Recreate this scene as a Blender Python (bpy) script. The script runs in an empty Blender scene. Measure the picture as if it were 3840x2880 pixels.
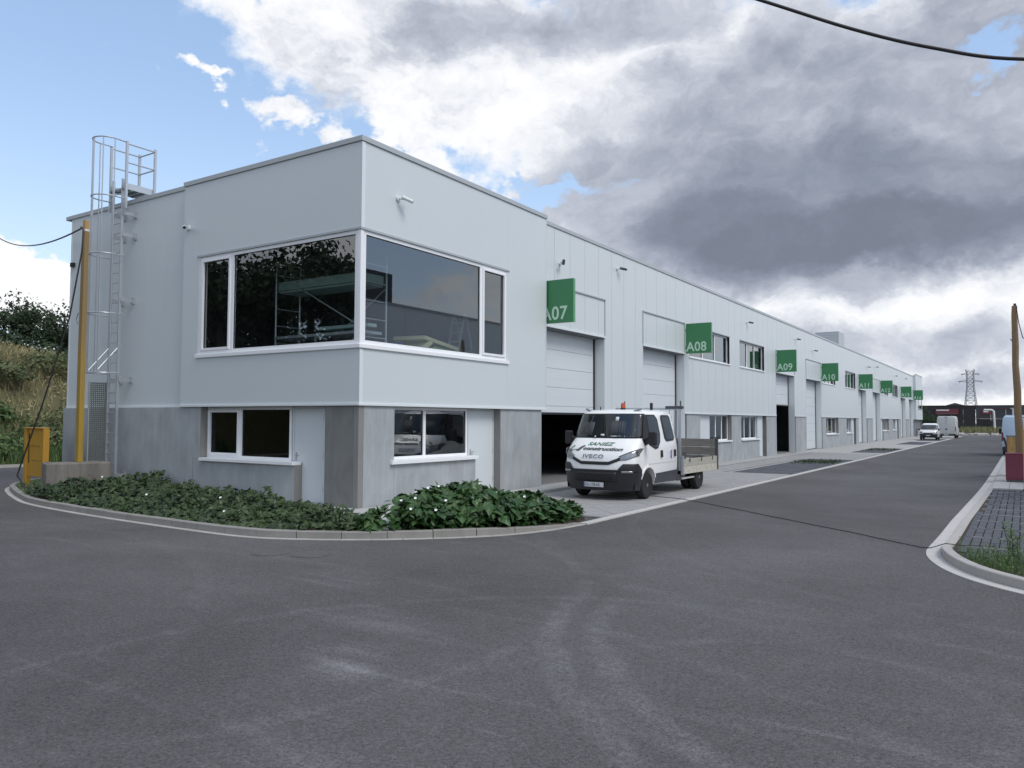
import bpy, bmesh, math, random
from mathutils import Vector, Matrix
random.seed(7)
R_ = math.radians
SC = bpy.context.scene
COL = SC.collection

# ------------------------------------------------------------------ camera
CAMROT = Matrix(((0.836622, 0.021745, 0.547349), (0.547765, -0.040925, -0.835631), (0.004229, 0.998926, -0.04615)))
CAMPOS = Vector((11.7915, -12.0627, 2.0))
cd = bpy.data.cameras.new('camera'); cam = bpy.data.objects.new('camera', cd); COL.objects.link(cam)
cd.sensor_width = 36; cd.lens = 27.374; cd.clip_start = 0.1; cd.clip_end = 3000
cam.matrix_world = Matrix.Translation(CAMPOS) @ CAMROT.to_4x4()
SC.camera = cam

# ------------------------------------------------------------------ world, sun, exposure
SUN_EL, SUN_AZ = 52.0, 96.0      # azimuth clockwise from +Y
SC.view_settings.view_transform = 'Standard'; SC.view_settings.look = 'None'
SC.view_settings.exposure = 0.25; SC.view_settings.gamma = 1.0; SC.view_settings.use_curve_mapping = False
world = bpy.data.worlds.new('World'); SC.world = world; world.use_nodes = True
NT = world.node_tree; NT.nodes.clear()


class G:
    """tiny node-graph helper"""
    def __init__(s, nt): s.nt = nt
    def n(s, typ, **kw):
        nd = s.nt.nodes.new(typ)
        for k, v in kw.items(): setattr(nd, k, v)
        return nd
    def put(s, inp, v):
        if v is None: return
        if isinstance(v, bpy.types.NodeSocket): s.nt.links.new(v, inp)
        else:
            try: inp.default_value = v
            except Exception: inp.default_value = tuple(v) + (1.0,)
    def m(s, op, a, b=None, c=None, clamp=False):
        nd = s.n('ShaderNodeMath', operation=op, use_clamp=clamp)
        s.put(nd.inputs[0], a); s.put(nd.inputs[1], b); s.put(nd.inputs[2], c)
        return nd.outputs[0]
    def v(s, op, a, b=None, scale=None):
        nd = s.n('ShaderNodeVectorMath', operation=op)
        s.put(nd.inputs[0], a); s.put(nd.inputs[1], b)
        if scale is not None: s.put(nd.inputs['Scale'], scale)
        return nd.outputs['Value'] if op in ('DOT_PRODUCT', 'LENGTH', 'DISTANCE') else nd.outputs['Vector']
    def noise(s, vec, scale, detail=4, rough=0.5, dist=0.0, out='Fac'):
        nd = s.n('ShaderNodeTexNoise')
        s.put(nd.inputs['Vector'], vec); nd.inputs['Scale'].default_value = scale
        nd.inputs['Detail'].default_value = detail; nd.inputs['Roughness'].default_value = rough
        nd.inputs['Distortion'].default_value = dist
        return nd.outputs[out]
    def ramp(s, fac, stops, interp='LINEAR'):
        nd = s.n('ShaderNodeValToRGB'); s.put(nd.inputs[0], fac); cr = nd.color_ramp; cr.interpolation = interp
        while len(cr.elements) < len(stops): cr.elements.new(0.5)
        for e, (p, c) in zip(cr.elements, stops):
            e.position = p; e.color = (c, c, c, 1) if isinstance(c, (int, float)) else tuple(c) + (1,)
        return nd.outputs[0]
    def mix(s, fac, a, b, blend='MIX'):
        nd = s.n('ShaderNodeMix', data_type='RGBA', blend_type=blend)
        s.put(nd.inputs[0], fac); s.put(nd.inputs[6], a); s.put(nd.inputs[7], b)
        return nd.outputs[2]
    def ss(s, x, lo, hi):
        nd = s.n('ShaderNodeMapRange', interpolation_type='SMOOTHSTEP')
        s.put(nd.inputs[0], x); nd.inputs[1].default_value = lo; nd.inputs[2].default_value = hi
        return nd.outputs[0]


g = G(NT)
sky = g.n('ShaderNodeTexSky', sky_type='NISHITA')
sky.sun_disc = False; sky.sun_elevation = R_(SUN_EL); sky.sun_rotation = R_(SUN_AZ)
sky.air_density = 1.0; sky.dust_density = 0.6; sky.ozone_density = 1.0
dirv = g.v('NORMALIZE', g.n('ShaderNodeTexCoord').outputs['Generated'])
stretch = g.v('MULTIPLY', dirv, (1.0, 1.0, 1.45))
wa = g.noise(stretch, 3.2, 6, 0.62, out='Color')
wb = g.noise(stretch, 11.0, 7, 0.62, out='Color')
warp = g.v('ADD', g.v('SCALE', g.v('SUBTRACT', wa, (.5, .5, .5)), scale=0.30),
           g.v('SCALE', g.v('SUBTRACT', wb, (.5, .5, .5)), scale=0.13))
wd = g.v('ADD', dirv, warp)
FPX = 2919.9
RIGHT = CAMROT @ Vector((1, 0, 0)); UP = CAMROT @ Vector((0, 1, 0))
wd2 = g.v('ADD', dirv, g.v('SCALE', warp, scale=.42))
def blob(px, py, rx, ry, soft=0.45, src=None):
    """an elliptical patch of the sky dome round one direction, 1 inside and 0 outside"""
    d = (CAMROT @ Vector(((px - 1920), -(py - 1440), -FPX))).normalized()
    z = d.cross(Vector((0, 0, 1))).normalized(); u = z.cross(d)
    k = (FPX / Vector(((px - 1920), (py - 1440), FPX)).length)
    rel = g.v('SUBTRACT', src or wd, tuple(d))
    a = g.m('DIVIDE', g.v('DOT_PRODUCT', rel, tuple(z)), rx / FPX * k)
    b = g.m('DIVIDE', g.v('DOT_PRODUCT', rel, tuple(u)), ry / FPX * k)
    c = g.m('DIVIDE', g.v('DOT_PRODUCT', rel, tuple(d)), 0.6)
    r2 = g.m('ADD', g.m('ADD', g.m('MULTIPLY', a, a), g.m('MULTIPLY', b, b)), g.m('MULTIPLY', c, c))
    r = g.m('SQRT', r2)
    return g.ss(r, 1.0 + soft, 1.0 - soft)
def allmax(l):
    o = l[0]
    for x in l[1:]: o = g.m('MAXIMUM', o, x)
    return o
cloudy = allmax([
    blob(1700, 170, 700, 310, .35), blob(1070, 450, 130, 75, .5), blob(1500, 420, 260, 110, .5), blob(2350, 280, 620, 430, .3),
    blob(3000, 560, 1100, 560, .25), blob(3550, 250, 560, 420, .25), blob(3300, 1300, 1500, 420, .3), blob(3400, 900, 1300, 500, .25),
    blob(20, 1090, 560, 150, .25), blob(760, 300, 70, 34, .8), blob(1080, 60, 240, 120, .6), blob(2230, 800, 300, 150, .4), blob(1210, 150, 330, 190, .5)])
clear = allmax([blob(2060, 620, 230, 60, .5), blob(3790, 150, 110, 80, .6), blob(1640, 575, 260, 34, .6)])
gen = g.ss(g.noise(stretch, 2.3, 8, .6), .43, .56)
inview = allmax([blob(1900, 900, 2600, 1300, .3, src=dirv)])
gen = g.m('MULTIPLY', gen, g.m('SUBTRACT', 1.0, inview))
cover = g.m('MULTIPLY', g.m('MAXIMUM', cloudy, gen), g.m('SUBTRACT', 1.0, g.m('MULTIPLY', clear, .95)))
wisp = g.noise(stretch, 26.0, 8, .66)
cover = g.ss(g.m('ADD', cover, g.m('MULTIPLY', g.m('SUBTRACT', wisp, .5), .75)), .14, .92)
dark = allmax([
    g.m('MULTIPLY', blob(3080, 780, 1050, 310, .5, src=wd2), .80), g.m('MULTIPLY', blob(3200, 880, 950, 160, .55, src=wd2), .97), g.m('MULTIPLY', blob(2700, 860, 480, 170, .6, src=wd2), .93),
    g.m('MULTIPLY', blob(2950, 450, 900, 420, .6, src=wd2), .60), g.m('MULTIPLY', blob(2200, 70, 620, 130, .8, src=wd2), .60), g.m('MULTIPLY', blob(1700, 60, 260, 100, .8, src=wd2), .50),
    g.m('MULTIPLY', blob(2330, 700, 420, 260, .6, src=wd2), .66), g.m('MULTIPLY', blob(3600, 400, 700, 480, .6, src=wd2), .60),
    g.m('MULTIPLY', blob(3500, 1250, 1000, 100, .8, src=wd2), .52), g.m('MULTIPLY', blob(3300, 1420, 900, 70, .8, src=wd2), .48)])
tex = g.noise(g.v('ADD', stretch, g.v('SCALE', warp, scale=.5)), 5.5, 9, .58)
tex2 = g.noise(g.v('ADD', stretch, g.v('SCALE', warp, scale=.6)), 17.0, 8, .6)
gdark = g.m('MULTIPLY', g.ss(g.noise(stretch, 3.1, 6, .55), .46, .66), g.m('SUBTRACT', .72, g.m('MULTIPLY', inview, .72)))
dk = g.m('MAXIMUM', dark, gdark)
calm = g.m('SUBTRACT', 1.0, g.m('MULTIPLY', dk, .80))
dk = g.m('ADD', dk, g.m('MULTIPLY', g.m('MULTIPLY', g.m('SUBTRACT', tex, .495), 1.7), calm))
dk = g.m('ADD', dk, g.m('MULTIPLY', g.m('MULTIPLY', g.m('SUBTRACT', tex2, .49), .95), calm), clamp=True)
ccol = g.ramp(dk, [(0.0, (.86, .865, .88)), (.20, (.74, .76, .80)), (.42, (.50, .53, .60)), (.64, (.335, .365, .44)), (.82, (.235, .266, .335)), (1.0, (.17, .195, .25))])
bluesky = g.v('MULTIPLY', sky.outputs[0], (1.12, 0.98, 0.88))
hz = g.ss(g.n('ShaderNodeSeparateXYZ').outputs[2], 0, 1)
sep = g.n('ShaderNodeSeparateXYZ'); g.put(sep.inputs[0], dirv)
low = g.ss(sep.outputs[2], .40, .0)
SKYS = 0.12
blue2 = g.mix(g.m('MULTIPLY', low, .45), g.v('ADD', g.v('SCALE', bluesky, scale=.95), (1.15, 1.85, 2.95)), (5.2, 6.3, 7.6, 1))
col = g.mix(cover, blue2, g.v('SCALE', ccol, scale=1.0 / SKYS))
bg = g.n('ShaderNodeBackground'); g.put(bg.inputs[0], col); bg.inputs[1].default_value = SKYS
g.put(g.n('ShaderNodeOutputWorld').inputs[0], bg.outputs[0])
world.cycles.sampling_method = 'MANUAL'; world.cycles.sample_map_resolution = 1024

sl = bpy.data.lights.new('sun', 'SUN'); sl.energy = 1.5; sl.angle = R_(26); sl.color = (1, .97, .92)
so = bpy.data.objects.new('sun', sl); COL.objects.link(so)
sd = Vector((math.sin(R_(SUN_AZ)) * math.cos(R_(SUN_EL)), math.cos(R_(SUN_AZ)) * math.cos(R_(SUN_EL)), math.sin(R_(SUN_EL))))
so.rotation_euler = sd.to_track_quat('Z', 'Y').to_euler()

# ------------------------------------------------------------------ materials
def mat(name, color, rough=.6, metal=0.0, spec=.5, coat=0.0):
    m = bpy.data.materials.new(name); m.use_nodes = True
    b = m.node_tree.nodes['Principled BSDF']
    b.inputs['Base Color'].default_value = tuple(color) + (1,)
    b.inputs['Roughness'].default_value = rough; b.inputs['Metallic'].default_value = metal
    b.inputs['Specular IOR Level'].default_value = spec
    b.inputs['Coat Weight'].default_value = coat
    return m, b, G(m.node_tree)
def vary(name, color, rough=.6, amt=.15, scale=3.0, metal=0.0, spec=.5, bump=0.0, bscale=40, zs=1.0, island=0.0, dirt=None, coat=0.0, seed=None):
    """base colour with soft mottling, optional per-piece variation, optional bump"""
    m, b, q = mat(name, color, rough, metal, spec, coat)
    tc = q.n('ShaderNodeTexCoord').outputs['Object']
    geo = q.n('ShaderNodeNewGeometry')
    pos = geo.outputs['Position']
    sv = q.v('MULTIPLY', pos, (1, 1, zs))
    f = q.noise(sv, scale, 6, .6)
    f2 = q.noise(sv, scale * 7, 5, .6)
    k = q.m('ADD', 1.0 - amt, q.m('MULTIPLY', q.m('ADD', f, q.m('MULTIPLY', f2, .5)), amt * 4 / 3))
    if island: k = q.m('MULTIPLY', k, q.m('ADD', 1 - island, q.m('MULTIPLY', geo.outputs['Random Per Island'], 2 * island)))
    c = q.v('SCALE', tuple(color), scale=k)
    if dirt is not None:
        df = q.ss(q.noise(sv, scale * 2.2, 8, .7), .50, .75)
        c = q.mix(q.m('MULTIPLY', df, dirt[1]), c, tuple(dirt[0]) + (1,))
    q.put(b.inputs['Base Color'], c)
    if bump:
        bn = q.n('ShaderNodeBump'); bn.inputs['Strength'].default_value = 1.0; bn.inputs['Distance'].default_value = bump
        q.put(bn.inputs['Height'], q.noise(pos, bscale, 5, .6)); q.put(b.inputs['Normal'], bn.outputs[0])
    return m

def asphalt():
    m, b, q = mat('asphalt', (.1, .1, .1), .85, spec=.3)
    pos = q.n('ShaderNodeNewGeometry').outputs['Position']
    big = q.noise(pos, .18, 5, .55, .6)
    mid = q.noise(pos, .9, 6, .6, 1.2)
    rot = q.n('ShaderNodeMapping'); q.put(rot.inputs[0], pos); rot.inputs['Rotation'].default_value = (0, 0, R_(-28)); rot.inputs['Scale'].default_value = (.22, 1.9, 1)
    streak = q.noise(rot.outputs[0], 1.3, 6, .62, 1.0)
    rot2 = q.n('ShaderNodeMapping'); q.put(rot2.inputs[0], pos); rot2.inputs['Rotation'].default_value = (0, 0, R_(38)); rot2.inputs['Scale'].default_value = (.3, 2.6, 1)
    streak2 = q.noise(rot2.outputs[0], 1.1, 5, .6, 1.6)
    fine = q.m('ADD', q.m('MULTIPLY', q.ramp(q.noise(pos, 68, 2, .8), [(.34, .0), (.66, 1.0)]), .6), q.m('MULTIPLY', q.ramp(q.noise(pos, 27, 3, .8), [(.34, .0), (.66, 1.0)]), .4))
    vor = q.n('ShaderNodeTexVoronoi'); q.put(vor.inputs['Vector'], pos); vor.inputs['Scale'].default_value = 120
    vc = q.n('ShaderNodeTexVoronoi'); q.put(vc.inputs['Vector'], q.v('ADD', pos, q.v('SCALE', q.noise(pos, 40, 2, .5, out='Color'), scale=.012))); vc.inputs['Scale'].default_value = 62
    vd = q.n('ShaderNodeTexVoronoi'); q.put(vd.inputs['Vector'], pos); vd.inputs['Scale'].default_value = 118
    cell = q.m('ADD', q.m('MULTIPLY', q.v('DOT_PRODUCT', vc.outputs['Color'], (.6, .4, 0)), .62), q.m('MULTIPLY', q.v('DOT_PRODUCT', vd.outputs['Color'], (.5, .5, 0)), .38))
    grit = q.ss(vor.outputs['Distance'], .45, .15)
    k = q.m('ADD', .36, q.m('MULTIPLY', big, 1.02))
    k = q.m('ADD', k, q.m('MULTIPLY', q.m('SUBTRACT', mid, .5), .30))
    k = q.m('ADD', k, q.m('MULTIPLY', q.ss(streak, .56, .76), .24))
    k = q.m('ADD', k, q.m('MULTIPLY', q.ss(streak2, .60, .78), .26))
    sy = q.n('ShaderNodeSeparateXYZ'); q.put(sy.inputs[0], pos)
    # curved scuffs left by turning wheels
    for (cx, cy, r, w, s) in ((13.4, -2.95, 6.0, .17, .25), (13.4, -2.95, 5.56, .17, .21), (9.75, -8.47, 4.75, .11, .16), (2.2, -6.3, 5.8, .12, .16), (3.4, -19, 14.6, .14, .12), (14, 6, 9.5, .16, .10), (14, 6, 11.2, .2, .10), (-2, -14, 9.6, .16, .12), (10.3, -6.1, 1.4, .12, .13)):
        d = q.v('DISTANCE', q.v('MULTIPLY', pos, (1, 1, 0)), (cx, cy, 0))
        dd = q.m('ABSOLUTE', q.m('SUBTRACT', q.m('ADD', d, q.m('MULTIPLY', mid, .35)), r + .17))
        arc = q.m('MULTIPLY', q.ss(dd, w, w * .35), q.m('ADD', .25, q.m('MULTIPLY', q.ss(streak, .38, .60), .75)))
        if r in (6.0, 5.56): arc = q.m('MULTIPLY', q.m('MULTIPLY', q.ss(dd, w, w * .3), q.m('ADD', .35, q.m('MULTIPLY', q.ss(q.noise(pos, 6, 4, .7), .38, .6), .9))), q.ss(sy.outputs[1], -3.7, -4.6))
        k = q.m('ADD', k, q.m('MULTIPLY', arc, s))
    # pale dusty patches
    for (px, py, rx, s) in ((4.5, -5.0, .8, .40), (7.2, -7.55, .40, .85), (6.9, -7.2, .5, .4), (8.2, -9.0, .7, .35), (6.5, -6.3, .8, .25)):
        d = q.v('LENGTH', q.v('MULTIPLY', q.v('SUBTRACT', pos, (px, py, 0)), (1.0 / rx, 1.5 / rx, 0)))
        k = q.m('ADD', k, q.m('MULTIPLY', q.m('MULTIPLY', q.ss(d, 1.2, .1), q.ss(streak, .38, .62)), s))
    # old dark oil in the gutter side
    tone = q.m('MULTIPLY', k, q.m('ADD', .18, q.m('ADD', q.m('MULTIPLY', fine, .46), q.m('MULTIPLY', cell, 1.18))))
    tone = q.m('ADD', tone, q.m('MULTIPLY', q.m('MULTIPLY', grit, q.ss(q.noise(pos, 31, 2, .5), .5, .62)), .30))
    q.put(b.inputs['Base Color'], q.v('SCALE', (.120, .1165, .1165), scale=tone))
    bn = q.n('ShaderNodeBump'); bn.inputs['Distance'].default_value = .006
    q.put(bn.inputs['Height'], q.m('ADD', fine, q.m('MULTIPLY', vor.outputs['Distance'], -.6))); q.put(b.inputs['Normal'], bn.outputs[0])
    return m

def concrete(name, color, amt=.3, streaks=.35, rough=.85, bump=.002, dark=(.12, .115, .105), warm=0):
    m, b, q = mat(name, color, rough, spec=.3)
    pos = q.n('ShaderNodeNewGeometry').outputs['Position']
    cl = q.noise(q.v('MULTIPLY', pos, (1, 1, .7)), 1.7, 7, .62, .5)
    st = q.noise(q.v('MULTIPLY', pos, (3.6, 3.6, .5)), 1.1, 6, .65, .6)
    fn = q.noise(pos, 38, 4, .65)
    pit = q.ss(q.noise(pos, 9, 4, .7), .66, .74)
    k = q.m('ADD', 1 - amt * .5, q.m('MULTIPLY', cl, amt))
    k = q.m('ADD', k, q.m('MULTIPLY', q.m('SUBTRACT', st, .5), streaks))
    k = q.m('ADD', k, q.m('MULTIPLY', q.m('SUBTRACT', fn, .5), .16))
    c = q.v('SCALE', tuple(color), scale=k)
    c = q.mix(q.m('MULTIPLY', pit, .25), c, tuple(dark) + (1,))
    q.put(b.inputs['Base Color'], c)
    bn = q.n('ShaderNodeBump'); bn.inputs['Distance'].default_value = bump
    q.put(bn.inputs['Height'], fn); q.put(b.inputs['Normal'], bn.outputs[0])
    return m

def glass(name='window_glass', tint=(.70, .76, .77), f0=.17):
    m = bpy.data.materials.new(name); m.use_nodes = True; nt = m.node_tree; nt.nodes.clear(); q = G(nt)
    geo = q.n('ShaderNodeNewGeometry')
    cs = q.m('ABSOLUTE', q.v('DOT_PRODUCT', geo.outputs['Incoming'], geo.outputs['Normal']))
    fr = q.m('ADD', f0, q.m('MULTIPLY', q.m('POWER', q.m('SUBTRACT', 1.0, cs), 4.0), 1 - f0), clamp=True)
    tr = q.n('ShaderNodeBsdfTransparent'); tr.inputs[0].default_value = tuple(tint) + (1,)
    gl = q.n('ShaderNodeBsdfGlossy'); gl.inputs['Roughness'].default_value = 0.0; gl.inputs['Color'].default_value = (.93, .97, 1, 1)
    mx = q.n('ShaderNodeMixShader'); q.put(mx.inputs[0], fr)
    q.put(mx.inputs[1], tr.outputs[0]); q.put(mx.inputs[2], gl.outputs[0])
    q.put(q.n('ShaderNodeOutputMaterial').inputs[0], mx.outputs[0])
    return m

def leafmat(name, c1, c2, rough=.5, trans=.25, island=True):
    m, b, q = mat(name, c1, rough, spec=.4)
    geo = q.n('ShaderNodeNewGeometry')
    src = geo.outputs['Random Per Island'] if island else q.n('ShaderNodeObjectInfo').outputs['Random']
    pn = q.noise(geo.outputs['Position'], 1.3, 4, .6)
    f = q.m('ADD', q.m('MULTIPLY', src, .6), q.m('MULTIPLY', q.ss(pn, .35, .65), .4), clamp=True)
    c = q.mix(f, tuple(c1) + (1,), tuple(c2) + (1,))
    q.put(b.inputs['Base Color'], c)
    tl = q.n('ShaderNodeBsdfTranslucent'); q.put(tl.inputs[0], c)
    mx = q.n('ShaderNodeMixShader'); mx.inputs[0].default_value = trans
    out = [n for n in m.node_tree.nodes if n.type == 'OUTPUT_MATERIAL'][0]
    q.put(mx.inputs[1], b.outputs[0]); q.put(mx.inputs[2], tl.outputs[0]); q.put(out.inputs[0], mx.outputs[0])
    return m

def wood(name, color, zs=.15, xs=1.0, dark=.5, sc=9.0):
    m, b, q = mat(name, color, .75, spec=.25)
    pos = q.n('ShaderNodeNewGeometry').outputs['Position']
    gr = q.noise(q.v('MULTIPLY', pos, (xs, xs if zs < 1 else 1, zs)), sc, 6, .65, .4)
    kn = q.ss(q.noise(pos, 5, 3, .6), .62, .72)
    k = q.m('ADD', 1 - dark * .5, q.m('MULTIPLY', gr, dark))
    k = q.m('MULTIPLY', k, q.m('SUBTRACT', 1.0, q.m('MULTIPLY', kn, .35)))
    isl = q.n('ShaderNodeObjectInfo').outputs['Random']
    k = q.m('MULTIPLY', k, q.m('ADD', .85, q.m('MULTIPLY', isl, .3)))
    q.put(b.inputs['Base Color'], q.v('SCALE', tuple(color), scale=k))
    return m

M = {}
M['asphalt'] = asphalt()
M['cladding'] = vary('cladding', (.625, .665, .672), .38, .035, .9, spec=.45)
M['block_cladding'] = vary('block_cladding', (.615, .660, .672), .42, .03, .6, spec=.45)
M['trim'] = vary('trim', (.72, .755, .765), .35, .03, 2, spec=.45)
M['trim_grey'] = vary('trim_grey', (.42, .45, .465), .4, .05, 2, spec=.45)
M['joint'] = mat('joint_shadow_gap', (.16, .17, .18), .8)[0]
M['frame'] = vary('window_frame', (.86, .87, .88), .35, .02, 3)
M['rubber'] = mat('rubber', (.018, .018, .02), .6)[0]
M['black'] = mat('black_plastic', (.016, .016, .019), .5)[0]
M['precast'] = concrete('precast_concrete', (.37, .39, .40), .62, .50)
M['precast_dark'] = concrete('dark_concrete', (.205, .208, .20), .7, .45)  # darker, mottled concrete for one pier, backings and strips beside the garage jambs
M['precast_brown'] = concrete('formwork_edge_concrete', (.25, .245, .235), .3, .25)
M['oldconcrete'] = concrete('old_concrete', (.20, .185, .165), .9, 1.1, bump=.008, dark=(.07, .06, .05))
M['kerb'] = concrete('kerb_concrete', (.42, .40, .375), .25, .12, bump=.003)
M['kerb_old'] = concrete('weathered_kerb', (.27, .26, .24), .5, .3, bump=.005)
M['gutter_old'] = concrete('weathered_gutter', (.40, .385, .36), .6, .3, bump=.004)
M['gutter'] = concrete('gutter_concrete', (.50, .485, .46), .22, .1, bump=.003)
M['slab'] = concrete('slab_concrete', (.42, .42, .41), .22, .1, bump=.003)
M['paver'] = vary('paver', (.31, .305, .30), .85, .22, 5, bump=.003, bscale=60, island=.10)
M['paver_pale'] = vary('paver_pale', (.46, .445, .42), .85, .18, 5, bump=.003, bscale=60, island=.08)
M['paver_dark'] = vary('paver_dark', (.080, .084, .098), .85, .3, 6, bump=.004, bscale=60, island=.15)
M['joint_sand'] = vary('joint_sand', (.19, .185, .175), .95, .3, 20)
M['soil'] = vary('soil', (.055, .042, .030), .95, .5, 4, bump=.03, bscale=9)
M['glass'] = glass()
M['vglass'] = glass('vehicle_glass', (.42, .47, .47), .08)
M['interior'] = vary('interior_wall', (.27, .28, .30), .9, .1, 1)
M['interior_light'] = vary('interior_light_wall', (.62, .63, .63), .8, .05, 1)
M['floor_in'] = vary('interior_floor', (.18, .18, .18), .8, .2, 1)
M['door_white'] = vary('door_white', (.66, .70, .72), .4, .03, 1.5)
M['green'] = vary('sign_green', (.045, .215, .085), .38, .05, 2)
M['green_edge'] = vary('sign_edge_green', (.10, .32, .16), .4, .05, 2)
M['letter'] = mat('sign_letter', (.50, .72, .56), .5)[0]
M['galv'] = vary('galvanised', (.50, .525, .55), .38, .16, 9, metal=.55)
M['alu'] = vary('aluminium', (.62, .64, .66), .35, .08, 6, metal=.5)
def mastmat():
    m, b, q = mat('mast_paint', (.4, .25, .03), .6, spec=.3)
    pos = q.n('ShaderNodeNewGeometry').outputs['Position']; sp = q.n('ShaderNodeSeparateXYZ'); q.put(sp.inputs[0], pos)
    n = q.noise(q.v('MULTIPLY', pos, (6, 6, .8)), 1.6, 6, .65)
    k = q.ss(q.m('ADD', sp.outputs[2], q.m('MULTIPLY', n, 2.4)), 3.2, 6.2)
    c = q.mix(k, (.37, .245, .045, 1), (.27, .185, .085, 1)); c = q.mix(q.m('MULTIPLY', q.ss(n, .5, .72), .4), c, (.16, .11, .05, 1))
    q.put(b.inputs['Base Color'], c); return m
M['yellow'] = mastmat()
M['yellow2'] = vary('yellow_board_paint', (.50, .27, .035), .45, .12, 2.2, dirt=((.35, .2, .05), .4))
M['polewood'] = wood('round_timber', (.27, .185, .105), .12, 1.5, .7)
M['cratewood'] = wood('crate_timber', (.47, .285, .115), .10, 2.0, .55)
M['tray'] = wood('worn_tray_board', (.44, .42, .36), 2.2, .25, .9, 8)
M['traydark'] = wood('inner_tray_board', (.27, .25, .225), 2.2, .25, .9, 8)
M['white'] = vary('white_paint', (.88, .88, .87), .28, .03, 1.2, coat=.5)
M['dirtywhite'] = vary('dirty_white_paint', (.50, .51, .50), .4, .10, 1.5, dirt=((.33, .32, .29), .35))
M['bluewhite'] = vary('blue_white_paint', (.50, .62, .74), .3, .04, 1.5, coat=.4)
M['bumper'] = vary('bumper_plastic', (.022, .023, .028), .48, .2, 3)
M['skirt'] = vary('grey_skirt_paint', (.06, .063, .075), .4, .15, 3)
M['steel'] = vary('dark_steel', (.10, .10, .105), .5, .3, 6, metal=.4)
M['tyre'] = vary('tyre', (.016, .016, .017), .85, .3, 8, bump=.004, bscale=30)
M['rim'] = vary('wheel_rim', (.25, .26, .27), .35, .25, 9, metal=.6)
M['lens'] = vary('lamp_lens', (.27, .285, .31), .12, .7, 22, metal=.5, coat=.8)
M['amber'] = mat('beacon_orange', (.45, .06, .012), .25, coat=.6)[0]
M['plate'] = mat('number_plate', (.60, .61, .63), .4)[0]
M['platetext'] = mat('plate_text', (.02, .02, .025), .5)[0]
M['textgreen'] = mat('decal_green', (.10, .21, .15), .5)[0]
M['textgrey'] = mat('decal_grey', (.12, .13, .13), .5)[0]
M['badge'] = mat('badge_metal', (.30, .32, .36), .35, .5)[0]
M['maroon'] = vary('maroon_cabinet', (.17, .030, .052), .5, .08, 2)
M['seat'] = vary('seat_fabric', (.028, .031, .036), .8, .3, 6)
M['paper'] = mat('paper', (.66, .70, .69), .7)[0]
M['redsign'] = vary('red_sign', (.17, .028, .045), .5, .1, 1)
M['darkwall'] = vary('dark_cladding', (.022, .022, .026), .6, .15, .4)
M['greywall'] = vary('grey_cladding', (.055, .058, .066), .6, .15, .4)
M['oppwall'] = vary('opposite_cladding', (.82, .84, .86), .45, .05, .5)
M['pylon'] = mat('hazed_pylon_steel', (.30, .325, .36), .6, .3)[0]  # steel colour lightened, distance haze is put into the tone
M['cable'] = mat('cable', (.02, .02, .022), .6)[0]
M['iron'] = vary('cast_iron', (.10, .096, .094), .7, .4, 12, bump=.004, bscale=50)
M['leaf'] = leafmat('leaf', (.008, .024, .008), (.080, .125, .045), .45, .2)
M['bigleaf'] = leafmat('big_leaf', (.014, .046, .012), (.070, .140, .040), .40, .2)
M['bigleaf_part'] = leafmat('big_leaf_single', (.026, .080, .022), (.085, .165, .055), .38, .2, island=False)
M['treeleaf'] = leafmat('tree_leaf', (.016, .034, .016), (.050, .080, .034), .6, .2)
M['bushleaf'] = leafmat('bush_leaf', (.065, .10, .038), (.18, .19, .085), .6, .25)
M['weed'] = leafmat('weed_leaf', (.055, .11, .035), (.16, .235, .09), .6, .3)
M['drygrass'] = leafmat('dry_grass', (.20, .19, .09), (.42, .355, .19), .8, .2)
M['bark'] = vary('bark', (.055, .045, .035), .9, .4, 8)
M['glass_low'] = glass('lower_glass', (.40, .45, .45), .018)
M['scrub'] = leafmat('scrub', (.18, .20, .09), (.40, .36, .19), .7, .2)
M['flower'] = mat('white_petal', (.80, .82, .80), .6)[0]
M['yflower'] = mat('yellow_petal', (.60, .55, .05), .6)[0]
M['foam'] = vary('insulation_board', (.62, .58, .36), .9, .1, 4)
M['tarp'] = vary('green_sheet', (.20, .36, .14), .6, .4, 3)
M['blue'] = mat('blue_plastic', (.05, .12, .35), .5)[0]
M['scafboard'] = vary('scaffold_toe_board', (.42, .56, .50), .6, .1, 3)

# ------------------------------------------------------------------ object helpers
def link(o, parent=None):
    COL.objects.link(o)
    if parent is not None: o.parent = parent
    return o
def tag(o, label=None, cat=None, group=None, kind=None):
    if label: o['label'] = label
    if cat: o['category'] = cat
    if group: o['group'] = group
    if kind: o['kind'] = kind
    return o
def empty(name, loc=(0, 0, 0), rz=0.0, label=None, cat=None, group=None, kind=None):
    o = bpy.data.objects.new(name, None); o.location = loc; o.rotation_euler = (0, 0, rz); o.empty_display_size = .2
    return tag(link(o), label, cat, group, kind)
def part_of(o, parent):
    """parent o (whose mesh is in world coordinates) to an Empty without moving it"""
    o.parent = parent; o.matrix_parent_inverse = parent.matrix_basis.inverted(); return o

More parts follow.
